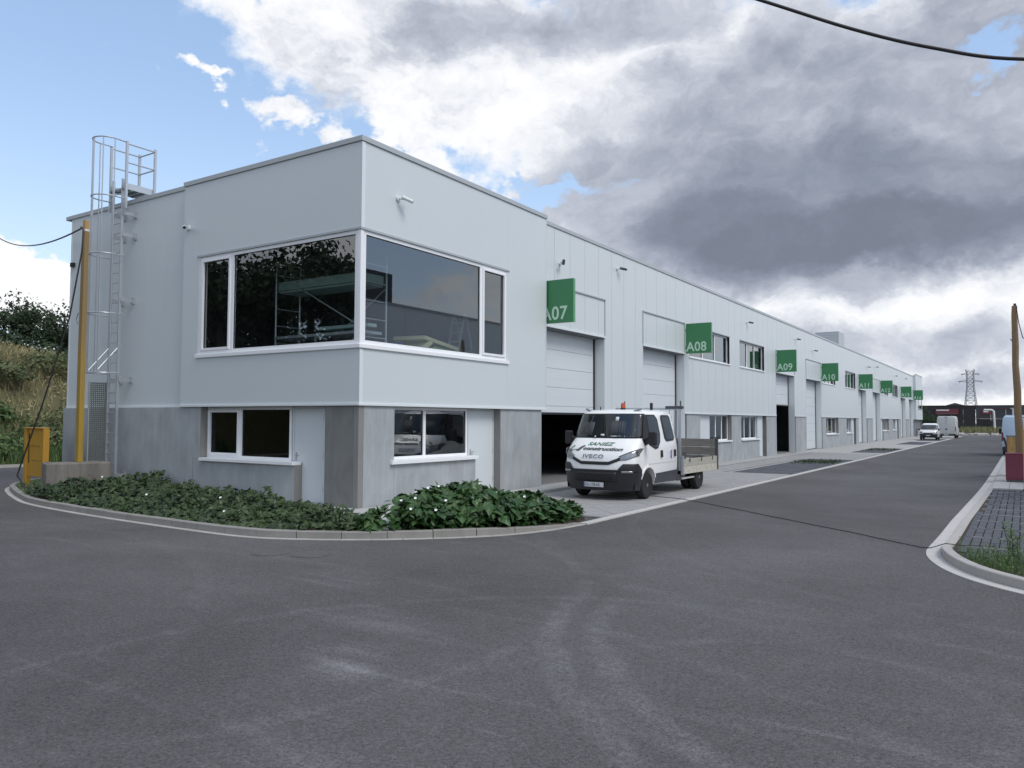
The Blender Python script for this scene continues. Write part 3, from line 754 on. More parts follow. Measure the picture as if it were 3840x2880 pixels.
# --- windows: frame (with sashes), panes, sill
def window(F, a0, a1, z0, z1, n, mull=(), fw=.07, sash=(), sill=None, head=True, name='window', depth=.07, low=False, gl='glass'):
    """one window part; panes, sashes and sill are its sub-parts. n = plane of the glass; sash = indices of opening lights"""
    b = MB(); e = [a0] + list(mull) + [a1]
    b.fbox(F, a0, a1, n - .03, n + depth - .03, z0, z0 + fw); b.fbox(F, a0, a1, n - .03, n + depth - .03, z1 - fw, z1)
    for k, x in enumerate(e):
        lo, hi = (x, x + fw) if k == 0 else ((x - fw, x) if k == len(e) - 1 else (x - fw / 2 - .01, x + fw / 2 + .01))
        b.fbox(F, lo, hi, n - .029, n + depth - .031, z0 + fw, z1 - fw)
    w = b.build(name, 'frame', B, bevel=.004)
    for k in range(len(e) - 1):
        p = e[k] + (fw if k == 0 else fw / 2 + .01); q = e[k + 1] - (fw if k == len(e) - 2 else fw / 2 + .01)
        u, v = z0 + fw, z1 - fw
        if k in sash:
            s = .06; sb = MB()
            sb.fbox(F, p, q, n - .01, n + depth, u, u + s); sb.fbox(F, p, q, n - .01, n + depth, v - s, v)
            sb.fbox(F, p, p + s, n - .01, n + depth - .001, u + s, v - s); sb.fbox(F, q - s, q, n - .01, n + depth - .001, u + s, v - s)
            sb.build('sash', 'frame', w, bevel=.004); p += s; q -= s; u += s; v -= s
        g_ = MB()
        for (aa, bb, cc, dd) in ((p, q, u, u + .012), (p, q, v - .012, v), (p, p + .012, u + .012, v - .012), (q - .012, q, u + .012, v - .012)): g_.fbox(F, aa, bb, n - .012, n + .012, cc, dd)
        g_.build('gasket', 'rubber', w)
        P = [F(p, n, u), F(q, n, u), F(q, n, v), F(p, n, v)]
        MB().add(P, [(0, 1, 2, 3)]).build('pane', gl, w, recalc=False)
    if sill:
        s0, s1, out, th = sill
        MB().fbox(F, s0, s1, n + depth - .03, out, z0 - th, z0).build('sill', 'frame', w, bevel=.006)
    return w
# upper corner window, two faces and the corner post
w1 = window(Lb, .10, 5.60, WZ0 + .02, WZ1 - .03, -.06, mull=(4.33,), sash=(1,), fw=.085)
w2 = window(Rb, .10, 5.68, WZ0 + .02, WZ1 - .03, -.06, mull=(4.48,), sash=(1,), fw=.085)
MB().box(-.098, -.005, .005, .098, WZ0 + .02, WZ1 - .03).build('corner_post', 'frame', B, bevel=.006)
b = MB(); b.box(-5.68, .045, -.045, .02, WZ0 - .075, WZ0 + .018); b.box(-.02, .045, .021, 5.76, WZ0 - .075, WZ0 + .018)
b.build('window_sill', 'frame', B, bevel=.01)
b = MB(); b.box(-5.70, .02, -.02, .06, WZ1 - .028, WZ1 + .02); b.box(-.06, .02, .061, 5.78, WZ1 - .028, WZ1 + .02); b.build('head_flashing', 'trim_grey', B)
MB().fbox(Lb, 5.60, 5.622, -.12, -.002, WZ0, WZ1).build('reveal', 'trim', B); MB().fbox(Rb, 5.68, 5.702, -.12, -.002, WZ0, WZ1).build('reveal', 'trim', B)
# lower windows of the block
window(Lb, 2.33, 5.45, 1.03, ZC - .01, -.25, mull=(4.15,), sash=(1,), sill=(1.98, 5.42, .05, .075), fw=.07, gl='glass_low')
window(Rb, .95, 4.17, 1.08, ZC - .01, -.25, mull=(2.44,), fw=.07, sill=(1.02, 4.30, .06, .085))
for (a, c) in upwin:
    window(Rm, a, c, 4.80, 6.15, -.16, mull=(a + (c - a) * .36, a + (c - a) * .66), fw=.06, sill=(a - .04, c + .04, .05, .06))
    MB().fbox(Rm, a - .03, c + .03, -.1, .02, 6.155, 6.20).build('head_flashing', 'trim_grey', B)
    MB().fbox(Rm, c, c + .02, -.2, -.005, 4.8, 6.15).build('reveal', 'trim', B); MB().fbox(Rm, a - .02, a, -.2, -.005, 4.8, 6.15).build('reveal', 'trim', B)
for (a, c) in lowwin:
    window(Rm, a, c, 1.05, ZC - .01, -.25, mull=(a + (c - a) * .33, a + (c - a) * .66), fw=.06, sill=(a - .02, c + .02, .05, .07))

# --- doors
def door(F, a0, a1, z0, z1, n, handle='l', m='door_white'):
    b = MB(); f = .045
    b.fbox(F, a0, a0 + f, n - .05, n + .02, z0, z1); b.fbox(F, a1 - f, a1, n - .05, n + .02, z0, z1); b.fbox(F, a0 + f, a1 - f, n - .05, n + .02, z1 - f, z1)
    d = MB().fbox(F, a0 + f + .004, a1 - f - .004, n - .045, n + .005, z0 + .01, z1 - f - .004).build('door', m, B, bevel=.003)
    b.build('door_frame', m, d, bevel=.003)
    ah = a0 + f + .07 if handle == 'l' else a1 - f - .07
    h = MB(); h.fbox(F, ah - .02, ah + .02, n + .004, n + .014, z0 + .93, z0 + 1.12)
    h.fbox(F, ah - .008, ah + .008, n + .012, n + .05, z0 + 1.04, z0 + 1.056); h.fbox(F, ah - .01, ah + (.12 if handle == 'l' else -.12), n + .042, n + .056, z0 + 1.04, z0 + 1.06)
    h.build('handle', 'galv', d)
    hg = MB()
    for zz in (.25, 1.0, 1.85):
        hh = a1 - f if handle == 'l' else a0 + f; hg.fbox(F, hh - .012, hh + .012, n, n + .02, z0 + zz, z0 + zz + .1)
    hg.build('hinge', 'alu', d)
    MB().fbox(F, a0, a1, n - .05, n + .06, z0 - .03, z0 + .006).build('threshold', 'slab', d)
    return d
door(Lb, 1.25, 2.30, .12, ZC - .01, -.25, 'r')
door(Rb, 4.22, 5.40, .12, ZC - .01, -.25, 'l')
for (a, c) in lowdoor: door(Rm, a, c, .05, ZC - .01, -.16, 'l')

# --- sectional doors with their jambs and the framed panel above
for gi, (a, c, zb, code) in enumerate(garages):
    D = empty('garage_door', (0, 0, 0)); D.parent = B
    n = -.40; top = 4.85; k = 0
    z = zb if zb > .2 else .07
    secs = []
    zz = top
    while zz > z + .02: secs.append((max(z, zz - .60), zz)); zz -= .60
    for (u, v) in secs:
        MB().fbox(Rm, a + .01, c - .01, n - .04, n, u + .004, v - .004).build('door_section', 'door_white', D, bevel=.005)
        if v - u > .5: MB().fbox(Rm, a + .05, c - .05, n - .001, n + .003, u + .28, u + .295).build('rib', 'door_white', D)
    MB().fbox(Rm, a + .01, c - .01, n - .045, n + .004, z - .06 if z > .2 else .03, z).build('rubber_seal', 'rubber', D)
    MB().fbox(Rm, c - .085, c - .005, n + .001, n + .03, .06, top).build('side_seal', 'rubber', D); MB().fbox(Rm, a + .005, a + .085, n + .001, n + .03, .06, top).build('side_seal', 'rubber', D)
    MB().fbox(Rm, c - .004, c + .03, n, .006, .03, top).build('jamb', 'trim', B); MB().fbox(Rm, a - .03, a + .004, n, .006, .03, top).build('jamb', 'trim', B)
    MB().fbox(Rm, a - .03, c + .03, n, .05, top + .004, top + .06).build('lintel_flashing', 'trim', B)
    MB().fbox(Rm, a - .03, c + .03, n, -.001, top - .03, top + .002).build('lintel_soffit', 'joint', B)
    fr = MB(); fr.fbox(Rm, a - .03, c + .03, -.0, .045, 6.17, 6.215); fr.fbox(Rm, a - .03, a, .0, .03, top + .061, 6.17); fr.fbox(Rm, c, c + .03, .0, .03, top + .061, 6.17)
    fr.build('transom_frame', 'trim_grey', B)
    MB().fbox(Rm, c + .031, c + .13, -.30, -.045, 0, ZC - .01).build('panel_edge', 'precast_dark', B)
b = MB(); b.box(-.95, -.72, 8.0, 8.02, 0, 5)
# far block lower
precast(FBR, 106.4, 112.0, 0, 1.0); b = MB(); b.fbox(FBR, 104.1, 112, -.5, -.3, 0, ZC); b.build('plinth_backing', 'joint', B)
window(FBR, 106.5, 111.8, 3.7, 6.0, -.06, mull=(108,)); MB().box(-3, -2.9, 104.5, 111.8, 2.5, 7.5).build('partition', 'interior', B)
# roof plant screen
v = empty('roof_screen', (-3, 60, 8), label='grey louvred plant screen standing on the roof above the row of signs', cat='roof screen')
for k in range(9): MB().box(-3.35, -1.5, 59.9, 60.0, 8.0 + k * .205, 8.0 + k * .205 + .18).build('slat', 'greywall' if False else 'trim_grey', None); 
for o in [o for o in COL.objects if o.name.startswith('slat')]: part_of(o, v)
part_of(MB().box(-1.5, -1.42, 59.9, 62.5, 7.9, 9.84).build('side_panel', 'trim_grey'), v)

# --- unit signs
for gi, (a, c, zb, code) in enumerate(garages):
    left = code in ('A07', 'A09', 'A11', 'A13')
    y = {'A07': 7.86, 'A09': 34.72, 'A11': 62.3, 'A13': 90.9}.get(code, c + .04)
    s = empty('unit_sign', (-.3, y, 4.88), label='square green sign reading %s projecting above a garage door' % code, cat='sign', group='green unit signs along the facade')
    MB().box(.06, 1.16, -.002, .10, .0, 1.27).build('panel', 'green', s, bevel=.004)
    MB().box(1.162, 1.185, -.005, .105, -.01, 1.28).build('edge_trim', 'green_edge', s)
    MB().box(.06, 1.16, -.005, .105, 1.272, 1.285).build('top_trim', 'green_edge', s)
    b = MB(); b.box(0, .06, .03, .07, .2, .3); b.box(0, .06, .03, .07, .95, 1.05); b.build('bracket', 'galv', s)
    text(code, .56, 'letter', s, (.085, -.008, .10), (1, 0, 0), (0, 0, 1), 'lettering', .003, bold=.009, sx=.93, spacing=1.04)

# --- security cameras
def seccam(F, a, z, da, dz, label, dn=1.0, dark=False):
    """bracket on the wall and a bullet camera pointing along the facade"""
    p = F(a, 0, z); t = empty('security_camera', p, label=label, cat='camera', group='bullet cameras along the facades')
    o = Vector(F(0, 1, 0)) - Vector(F(0, 0, 0)); al = Vector(F(1, 0, 0)) - Vector(F(0, 0, 0))
    MB().cyl((0, 0, 0), o * .05, .06, 14).build('base', 'trim', t, smooth=40)
    MB().tube([o * .04, o * .12 + Vector((0, 0, -.02)), o * .16 + al * da * .25], .022, 8).build('arm', 'trim', t, smooth=40)
    d = (al * da + o * dn * .55 + Vector((0, 0, dz))).normalized(); s = o * .17 + al * da * .05
    MB().cyl(s - d * .06, s + d * .20, .045, 14).build('housing', 'greywall' if dark else 'trim', t, smooth=40)
    MB().cyl(s + d * .20, s + d * .212, .038, 14).build('lens', 'black', t)
seccam(Rb, 1.15, 7.02, .9, -.35, 'white bullet camera high on the corner block above the wide corner window')
seccam(Lb, 6.1, 6.90, -.9, -.3, 'white bullet camera on the end wall beside the step in the roof edge')
seccam(Rm, 9.1, 6.92, -.9, .2, 'pale camera above the sign reading A07', dark=True)
seccam(Rm, 13.25, 7.45, .9, -.1, 'dark camera high between the A07 and A08 signs', dark=True)
for a, z, lab in ((29.0, 7.2, 'small camera above the two upper windows past the A08 sign'), (39.5, 7.25, 'small camera high above the A09 sign'), (44.5, 6.9, 'small camera above the A10 sign'), (67, 7.1, 'small camera above the A12 sign'), (72, 7.4, 'small camera high up just past the A12 sign'), (86, 7.2, 'small camera above the A13 sign'), (95, 7.3, 'farthest camera near the end of the facade')):
    seccam(Rm, a, z, .8, -.1, lab, dark=True)
p = empty('junction_box', (-12.0, .15, 6.6), label='small black box fixed near the left corner of the end wall', cat='box')
MB().box(-.06, .1, -.08, -.001, -.06, .06).build('body', 'black', p); MB().box(-.04, .08, -.09, -.081, -.04, .04).build('cover', 'rubber', p)

# ================================================================== ROOF ACCESS LADDER
L = empty('access_ladder', (-9, -.23, 0), label='galvanised caged roof ladder with a railed top platform on the end wall', cat='ladder')
def Lp(mb, name, m='galv', smooth=None, bevel=0):
    o = mb.build(name, m, None, smooth=smooth, bevel=bevel); return part_of(o, L)
xa, xb, yl = -9.25, -8.80, -.23
for x in (xa, xb): Lp(MB().box(x - .014, x + .014, yl - .035, yl + .035, .28, 8.6), 'stringer')
for k in range(29): Lp(MB().cyl((xa, yl, .5 + k * .275), (xb, yl, .5 + k * .275), .014, 8), 'rung')
for z in (.45, 3.05, 5.25, 7.05, 7.65):
    e_ = .147 if z > ZC else .019
    for p_, q_, u_, v_ in ((xb + .014, xb + .055, xb, xb + .10), (xa - .055, xa - .014, xa - .10, xa)):
        Lp(MB().box(p_, q_, yl, e_ - .03, z - .05, z + .05).box(u_, v_, e_ - .05, e_, z - .09, z + .09), 'wall_bracket')
def hoop(z, top=False):
    cx = (xa + xb) / 2; r = .37; pts = [(xa - .12, yl, z)] + [(cx + r * 1.0 * math.cos(t), yl - .33 - r * math.sin(t), z) for t in [math.pi * (1 - k / 10) for k in range(11)]] + [(xb + .12, yl, z)]
    Lp(MB().tube(pts, .018, 6), 'cage_hoop', smooth=50)
for z in (3.22, 4.83, 6.44, 8.02, 9.60): hoop(z)
for t in (0, .25, .5, .75, 1.0):
    a = math.pi * t; cx = (xa + xb) / 2; x = cx + .37 * math.cos(a); y = yl - .33 - .37 * math.sin(a)
    if t in (0, 1.0): y = yl - .33
    Lp(MB().box(x - .012, x + .012, y - .012, y + .012, 3.2, 9.62), 'cage_bar')
# brace from the lowest hoop to the stringers
Lp(MB().tube([(xb, yl, 3.95), (xb + .0, yl - .6, 3.25)], .012, 6), 'brace'); Lp(MB().tube([(xa, yl, 3.95), (xa, yl - .6, 3.25)], .012, 6), 'brace')
# platform over the coping
PF = 8.33
Lp(MB().box(xa - .10, xb + .10, yl + .0, .60, PF, PF + .035), 'platform_deck')
Lp(MB().box(xb + .10, xb + .13, yl - .05, .60, PF - .03, PF + .14), 'toe_board'); Lp(MB().box(xa - .13, xa - .10, yl - .05, .60, PF - .03, PF + .14), 'toe_board')
for k in range(3): Lp(MB().box(xa - .1, xb + .1, -.05 + k * .2, -.01 + k * .2, PF - .05, PF - .001), 'deck_bearer')
for x in (xa - .16, xb + .16):
    for y in (yl, .60):
        Lp(MB().box(x - .03, x + .03, y - .03, y + .03, 7.75 if y < 0 else ROOF, 9.62), 'post')
    for z in (9.03, 9.55): Lp(MB().cyl((x, yl, z), (x, .60, z), .021, 8), 'guard_rail', smooth=50)
for z in (9.03, 9.55): Lp(MB().cyl((xa - .16, .60, z), (xb + .16, .60, z), .021, 8), 'guard_rail', smooth=50)
# hinged anti-climb plate made of perforated sheet, folded open to the left
b = MB(); z = .85
while z < 2.98:
    b.box(-9.33 - .0, -9.33 + .006, yl - .47, yl - .03, z, z + .026); z += .055
for k in range(9): b.box(-9.331, -9.323, yl - .47 + k * .052, yl - .444 + k * .052, .85, 2.98)
M['mesh_dark'] = vary('dark_galvanised', (.115, .13, .125), .7, .2, 8)
Lp(b, 'security_mesh', 'mesh_dark')
b = MB(); b.box(-9.34, -9.31, yl - .50, yl - .47, .82, 3.0); b.box(-9.34, -9.31, yl - .03, yl, .82, 3.0); Lp(b, 'mesh_frame')

# ================================================================== INSIDE THE CORNER ROOM
S = empty('scaffold_tower', (-4.6, 1.6, 2.85), label='aluminium scaffold tower seen through the upper corner window', cat='scaffold')
FZ = 2.85
def Sp(mb, name, m='alu', smooth=50): return part_of(mb.build(name, m, None, smooth=smooth), S)
for x in (-4.6, -1.45):
    for y in (1.6, 2.4):
        Sp(MB().cyl((x, y, FZ), (x, y, 6.15), .026, 10), 'post')
    for z in (3.1, 3.55, 4.0, 4.45, 4.9, 5.35, 5.8): Sp(MB().cyl((x, 1.6, z), (x, 2.4, z), .018, 8), 'rung')
Sp(MB().box(-4.5, -1.55, 1.585, 1.615, 5.36, 5.58), 'toe_board', 'scafboard', None); Sp(MB().box(-1.56, -1.53, 1.62, 2.38, 5.36, 5.58), 'toe_board', 'scafboard', None)
Sp(MB().box(-4.5, -1.55, 1.63, 2.38, 5.30, 5.35), 'platform', 'scafboard', None)
Sp(MB().box(-4.6, -1.4, 1.55, 2.2, 4.08, 4.15), 'platform', 'alu', None); Sp(MB().box(-2.9, -1.2, 1.5, 1.8, 4.22, 4.30), 'plank', 'scafboard', None)
Sp(MB().cyl((-4.55, 1.58, 5.82), (-1.45, 1.58, 4.2), .018, 8), 'diagonal_brace'); Sp(MB().cyl((-3.3, 2.42, 4.1), (-1.45, 2.42, 5.3), .018, 8), 'diagonal_brace')
part_of(text('layher', .16, 'black', None, (-3.1, 1.575, 5.42), (1, 0, 0), (0, 0, 1), 'lettering', .002, shear=.3) , S) if False else None
I = empty('insulation_stack', (-1.5, 3.8, 2.85), label='pile of pale yellow insulation boards behind the corner window', cat='insulation')
part_of(MB().obox((-1.5, 4.05, 4.02), (.45, .1, 0), (0, .72, -.10), (0, .01, .05)).build('board', 'foam', None, bevel=.01), I)
part_of(MB().obox((-1.45, 3.45, 3.84), (.4, 0, 0), (0, .28, .19), (0, -.04, .05)).build('board', 'foam', None, bevel=.01), I)
part_of(MB().obox((-1.5, 4.25, 3.78), (.4, .1, 0), (0, .5, -.02), (0, .02, .13)).build('green_wrap', 'tarp', None, bevel=.02), I)
part_of(MB().box(-2.0, -1.1, 3.4, 4.8, 2.85, 3.66).build('base_pack', 'foam', None, bevel=.02), I)
I = empty('blue_bucket', (-1.6, 2.95, 3.6), label='blue plastic container just left of the insulation boards', cat='container')
part_of(MB().tube([(-1.6, 2.98, 3.6), (-1.6, 2.98, 3.95)], [.13, .17], 14).build('body', 'blue', None, smooth=40), I); part_of(MB().tube([(-1.6, 2.98, 3.95), (-1.6, 2.98, 3.965)], [.18, .18], 14).build('rim', 'blue', None), I)
part_of(MB().box(-1.8, -1.4, 2.8, 3.2, 2.85, 3.6).build('stand', 'interior', None), I)
T = empty('stepladder', (-1.5, 5.4, 2.85), label='open aluminium stepladder near the right end of the corner window', cat='ladder')
for (dx) in (0, .38):
    part_of(MB().bar((-1.7 + dx, 4.95, 2.85), (-1.7 + dx, 5.50, 5.0), .05, .025).build('rail', 'alu'), T)
    part_of(MB().bar((-1.7 + dx, 6.2, 2.85), (-1.7 + dx, 5.55, 5.0), .05, .025).build('rail', 'alu'), T)
for k in range(7): part_of(MB().box(-1.7, -1.32, 5.0 + .07 * k, 5.08 + .07 * k, 3.1 + k * .27, 3.13 + k * .27).build('step', 'alu'), T)
P = empty('pallet', (-2.5, 10.3, .06), label='wooden pallet on the floor inside the open A07 door', cat='pallet')
for k in range(5): part_of(MB().box(-3.1, -2.0, 9.7 + k * .2, 9.83 + k * .2, .17, .2).build('deck_board', 'cratewood'), P)
for k in range(3): part_of(MB().box(-3.0 + k * .42, -2.9 + k * .42, 9.7, 10.63, .06, .168).build('bearer', 'cratewood'), P)

# ================================================================== LEFT CORNER: block, mast, board, cables
K = empty('concrete_block', (-8.70, -1.315, 0), rz=R_(-19), label='stained concrete ballast block in the plants at the foot of the yellow mast', cat='concrete block')
b = MB(); b.box(-.40, .40, -.735, .735, -.05, .86); o = b.build('body', 'oldconcrete', K, bevel=.03)
for (x, y, s) in ((-.25, -.6, .06), (.1, -.62, .045), (.25, .55, .05), (-.3, .4, .05)):
    MB().obox((x, y, .865), (s, .3 * s, 0), (-.3 * s, s, 0), (0, 0, .012)).build('debris', 'oldconcrete', K)
m_ = empty('mast', (-8.72, -1.25, .86), label='tall yellow wooden mast standing on the concrete block by the end wall', cat='mast')
MB().loft([[(-.085, -.065, 0), (.085, -.065, 0), (.085, .065, 0), (-.085, .065, 0)], [(-.09, -.07, 2.6), (.08, -.07, 2.6), (.08, .06, 2.6), (-.09, .06, 2.6)], [(-.07, -.06, 6.05), (.08, -.06, 6.05), (.08, .06, 6.05), (-.07, .06, 6.05)]]).build('post', 'yellow', m_, bevel=.012)
MB().box(-.06, .07, -.055, .055, 6.051, 6.10).build('collar', 'paper', m_); MB().box(-.05, .065, -.05, .05, 6.10, 6.33).build('timber_end', 'cratewood', m_)
MB().tube([(-.13, -.06, 3.9), (-.21, -.06, 3.75), (-.14, -.06, 3.6)], .009, 5).build('hook', 'steel', m_)
YB = empty('yellow_board', (-11.7, -1.1, 0), rz=-.12, label='worn yellow board on a post beside the concrete block, seen from behind', cat='board')
MB().box(-.11, .06, -.08, .06, -.05, 1.70).build('post', 'yellow2', YB, bevel=.01)
MB().box(.07, 1.30, -.03, .0, .38, 1.70).build('panel', 'yellow2', YB, bevel=.004)
MB().box(-.12, 1.33, -.09, .07, 1.702, 1.735).build('cap', 'yellow2', YB, bevel=.01); MB().box(1.31, 1.36, -.09, .06, .36, 1.70).build('edge_strip', 'yellow2', YB)
MB().box(.14, .17, -.045, -.031, .75, 1.58).build('slot', 'rubber', YB)
MB().box(.25, .95, -.04, -.031, 1.22, 1.228).build('seam', 'rubber', YB); MB().box(.4, 1.25, -.034, -.0305, .82, .826).build('seam', 'rubber', YB)
def sag(a, b_, s, n=24):
    a, b_ = Vector(a), Vector(b_); return [a.lerp(b_, t / n) - Vector((0, 0, s * 4 * (t / n) * (1 - t / n))) for t in range(n + 1)]
c = MB().tube(sag((-8.78, -1.28, 7.02), (-27.4, 4.6, 10.3), .45), .022, 6)
tag(c.build('overhead_cable', 'cable', smooth=60), 'thin dark cable running left from the top of the yellow mast', 'cable')
c = MB().tube([(-8.72, -1.38, 7.0), (-8.52, -1.42, 6.9), (-8.50, -1.45, 6.3), (-8.72, -1.6, 4.6), (-9.3, -1.9, 2.4), (-9.95, -2.1, .75), (-10.05, -2.12, .5), (-9.9, -2.05, .3), (-9.8, -2.0, .08)], .02, 6)
tag(c.build('hanging_cable', 'cable', smooth=60), 'black cable hanging from the mast top down into the plants', 'cable')
# cable in the top right of the sky
pts = [CAMPOS + Vector(d) * 14 for d in ((-.40, .76, .535), (-.233, .8537, .4658), (-.1443, .8935, .4252), (-.0701, .9163, .3943), (.0094, .93, .3674), (.16, .93, .335), (.33, .91, .335), (.5, .86, .36))]
P3 = [Vector(p) for p in pts]
fine = []
PP = [P3[0] * 2 - P3[1]] + P3 + [P3[-1] * 2 - P3[-2]]
for i in range(1, len(PP) - 2):
    for k in range(8):
        t = k / 8; a_, b_, c_, d_ = PP[i - 1:i + 3]
        fine.append(.5 * ((2 * b_) + (c_ - a_) * t + (2 * a_ - 5 * b_ + 4 * c_ - d_) * t * t + (3 * b_ - a_ - 3 * c_ + d_) * t ** 3))
tag(MB().tube(fine, .026, 8).build('overhead_cable', 'cable', smooth=60), 'thick twisted cable sweeping across the upper right of the sky', 'cable')
# cable lying across the road
rc = [(1.2, 7.9, .045), (2.17, 7.32, .045), (3.2, 7.05, .045), (4.5, 6.75, .042), (4.8, 6.62, .03), (5.4, 6.25, .015), (6.5, 5.35, .015), (8, 4.05, .015), (9.4, 2.85, .015), (10.4, 1.88, .016), (10.55, 1.82, .03), (10.75, 1.86, .11), (11.0, 1.95, .09), (11.4, 2.3, .07)]
sm = [Vector((p.x, p.y, 0)) for p in catmull([(x, y) for x, y, z in rc], .2)]
def zat(x):
    for (a, b_) in zip(rc, rc[1:]):
        if a[0] <= x <= b_[0]: return a[2] + (b_[2] - a[2]) * (x - a[0]) / (b_[0] - a[0])
    return rc[0][2] if x < rc[0][0] else rc[-1][2]
tag(MB().tube([(p.x, p.y + .015 * math.sin(p.x * 5), zat(p.x)) for p in sm], .0075, 6).build('ground_cable', 'cable', smooth=60), 'dark cable lying across the road from the truck to the opposite kerb', 'cable')
# manhole covers
for (x, y, lab) in ((2.35, -4.22, 'left of the two round iron covers in the road by the kerb'), (2.95, -3.98, 'right of the two round iron covers in the road by the kerb')):
    t = empty('manhole_cover', (x, y, 0), label=lab, cat='manhole cover')
    ring = MB().loft([[(.28 * math.cos(a * .2618), .28 * math.sin(a * .2618), .001) for a in range(24)], [(.28 * math.cos(a * .2618), .28 * math.sin(a * .2618), .008) for a in range(24)]]); ring.build('frame', 'iron', t)
    MB().loft([[(.24 * math.cos(a * .2618), .24 * math.sin(a * .2618), .002) for a in range(24)], [(.235 * math.cos(a * .2618), .235 * math.sin(a * .2618), .013) for a in range(24)]]).build('lid', 'iron', t)

# ================================================================== RIGHT SIDE: pole, cabinet, crate
CB = empty('cabinet', (11.9, 18.4, .055), label='maroon metal cabinet standing on the pale paving by the wooden pole', cat='cabinet')
MB().box(-.60, .55, -.38, .42, .07, .90).build('body', 'maroon', CB, bevel=.01); MB().box(-.61, .56, -.39, .43, .901, .93).build('lid', 'maroon', CB, bevel=.008)
MB().box(-.58, .53, -.36, .40, 0, .069).build('plinth', 'steel', CB); MB().box(-.06, .04, -.386, -.381, .78, .83).build('nameplate', 'paper', CB)
MB().box(-.55, .50, -.388, -.382, .12, .125).build('door_gap', 'rubber', CB)
CR = empty('timber_crate', (11.95, 21, .055), label='upright box of yellow timber boards behind the maroon cabinet', cat='crate')
for k in range(10): MB().box(-.62 + k * .13, -.62 + k * .13 + .122, -.02, .01, 0, 1.42 + random.uniform(-.006, .006)).build('board', 'cratewood', CR)
for k in range(7): MB().box(-.645, -.621, .02 + k * .13, .02 + k * .13 + .122, 0, 1.42).build('board', 'cratewood', CR)
MB().box(-.66, .72, -.04, .95, 1.43, 1.46).build('lid', 'steel', CR)
PL = empty('wooden_pole', (11.70, 19.35, .05), label='crooked round timber pole rising behind the maroon cabinet', cat='pole')
pts = [(.03, 0, 0), (.015, 0, .9), (.02, 0, 1.6), (-.01, 0, 2.3), (-.005, 0, 3.0), (-.045, 0, 3.9), (-.03, 0, 4.5), (-.04, 0, 5.6), (-.03, 0, 5.9)]
pts = [(x - .02, y, z) for x, y, z in pts]
MB().tube(pts, [.120, .115, .118, .108, .110, .098, .10, .088, .08], 12).build('trunk', 'polewood', PL, smooth=50)
MB().box(-.08, .0, -.04, .04, 5.88, 5.98).build('top_fitting', 'black', PL); MB().tube([(-.14, -.05, 4.7), (-.19, -.05, 4.78)], .015, 6).build('hook', 'steel', PL)
MB().tube([(0, -.06, 5.9), (.06, -.12, 5.3), (.16, -.16, 4.8), (.5, -.3, 4.5), (1.6, -.8, 4.6)], .016, 6).build('wire', 'cable', PL, smooth=50)
PW = empty('square_post', (11.86, 14.4, .05), label='squared timber post at the right edge of the paving', cat='post')
MB().box(-.075, .075, -.07, .07, 0.0, 1.75).build('shaft', 'cratewood', PW, bevel=.01); MB().box(-.10, .10, -.09, .09, 0, .05).build('shoe', 'steel', PW)

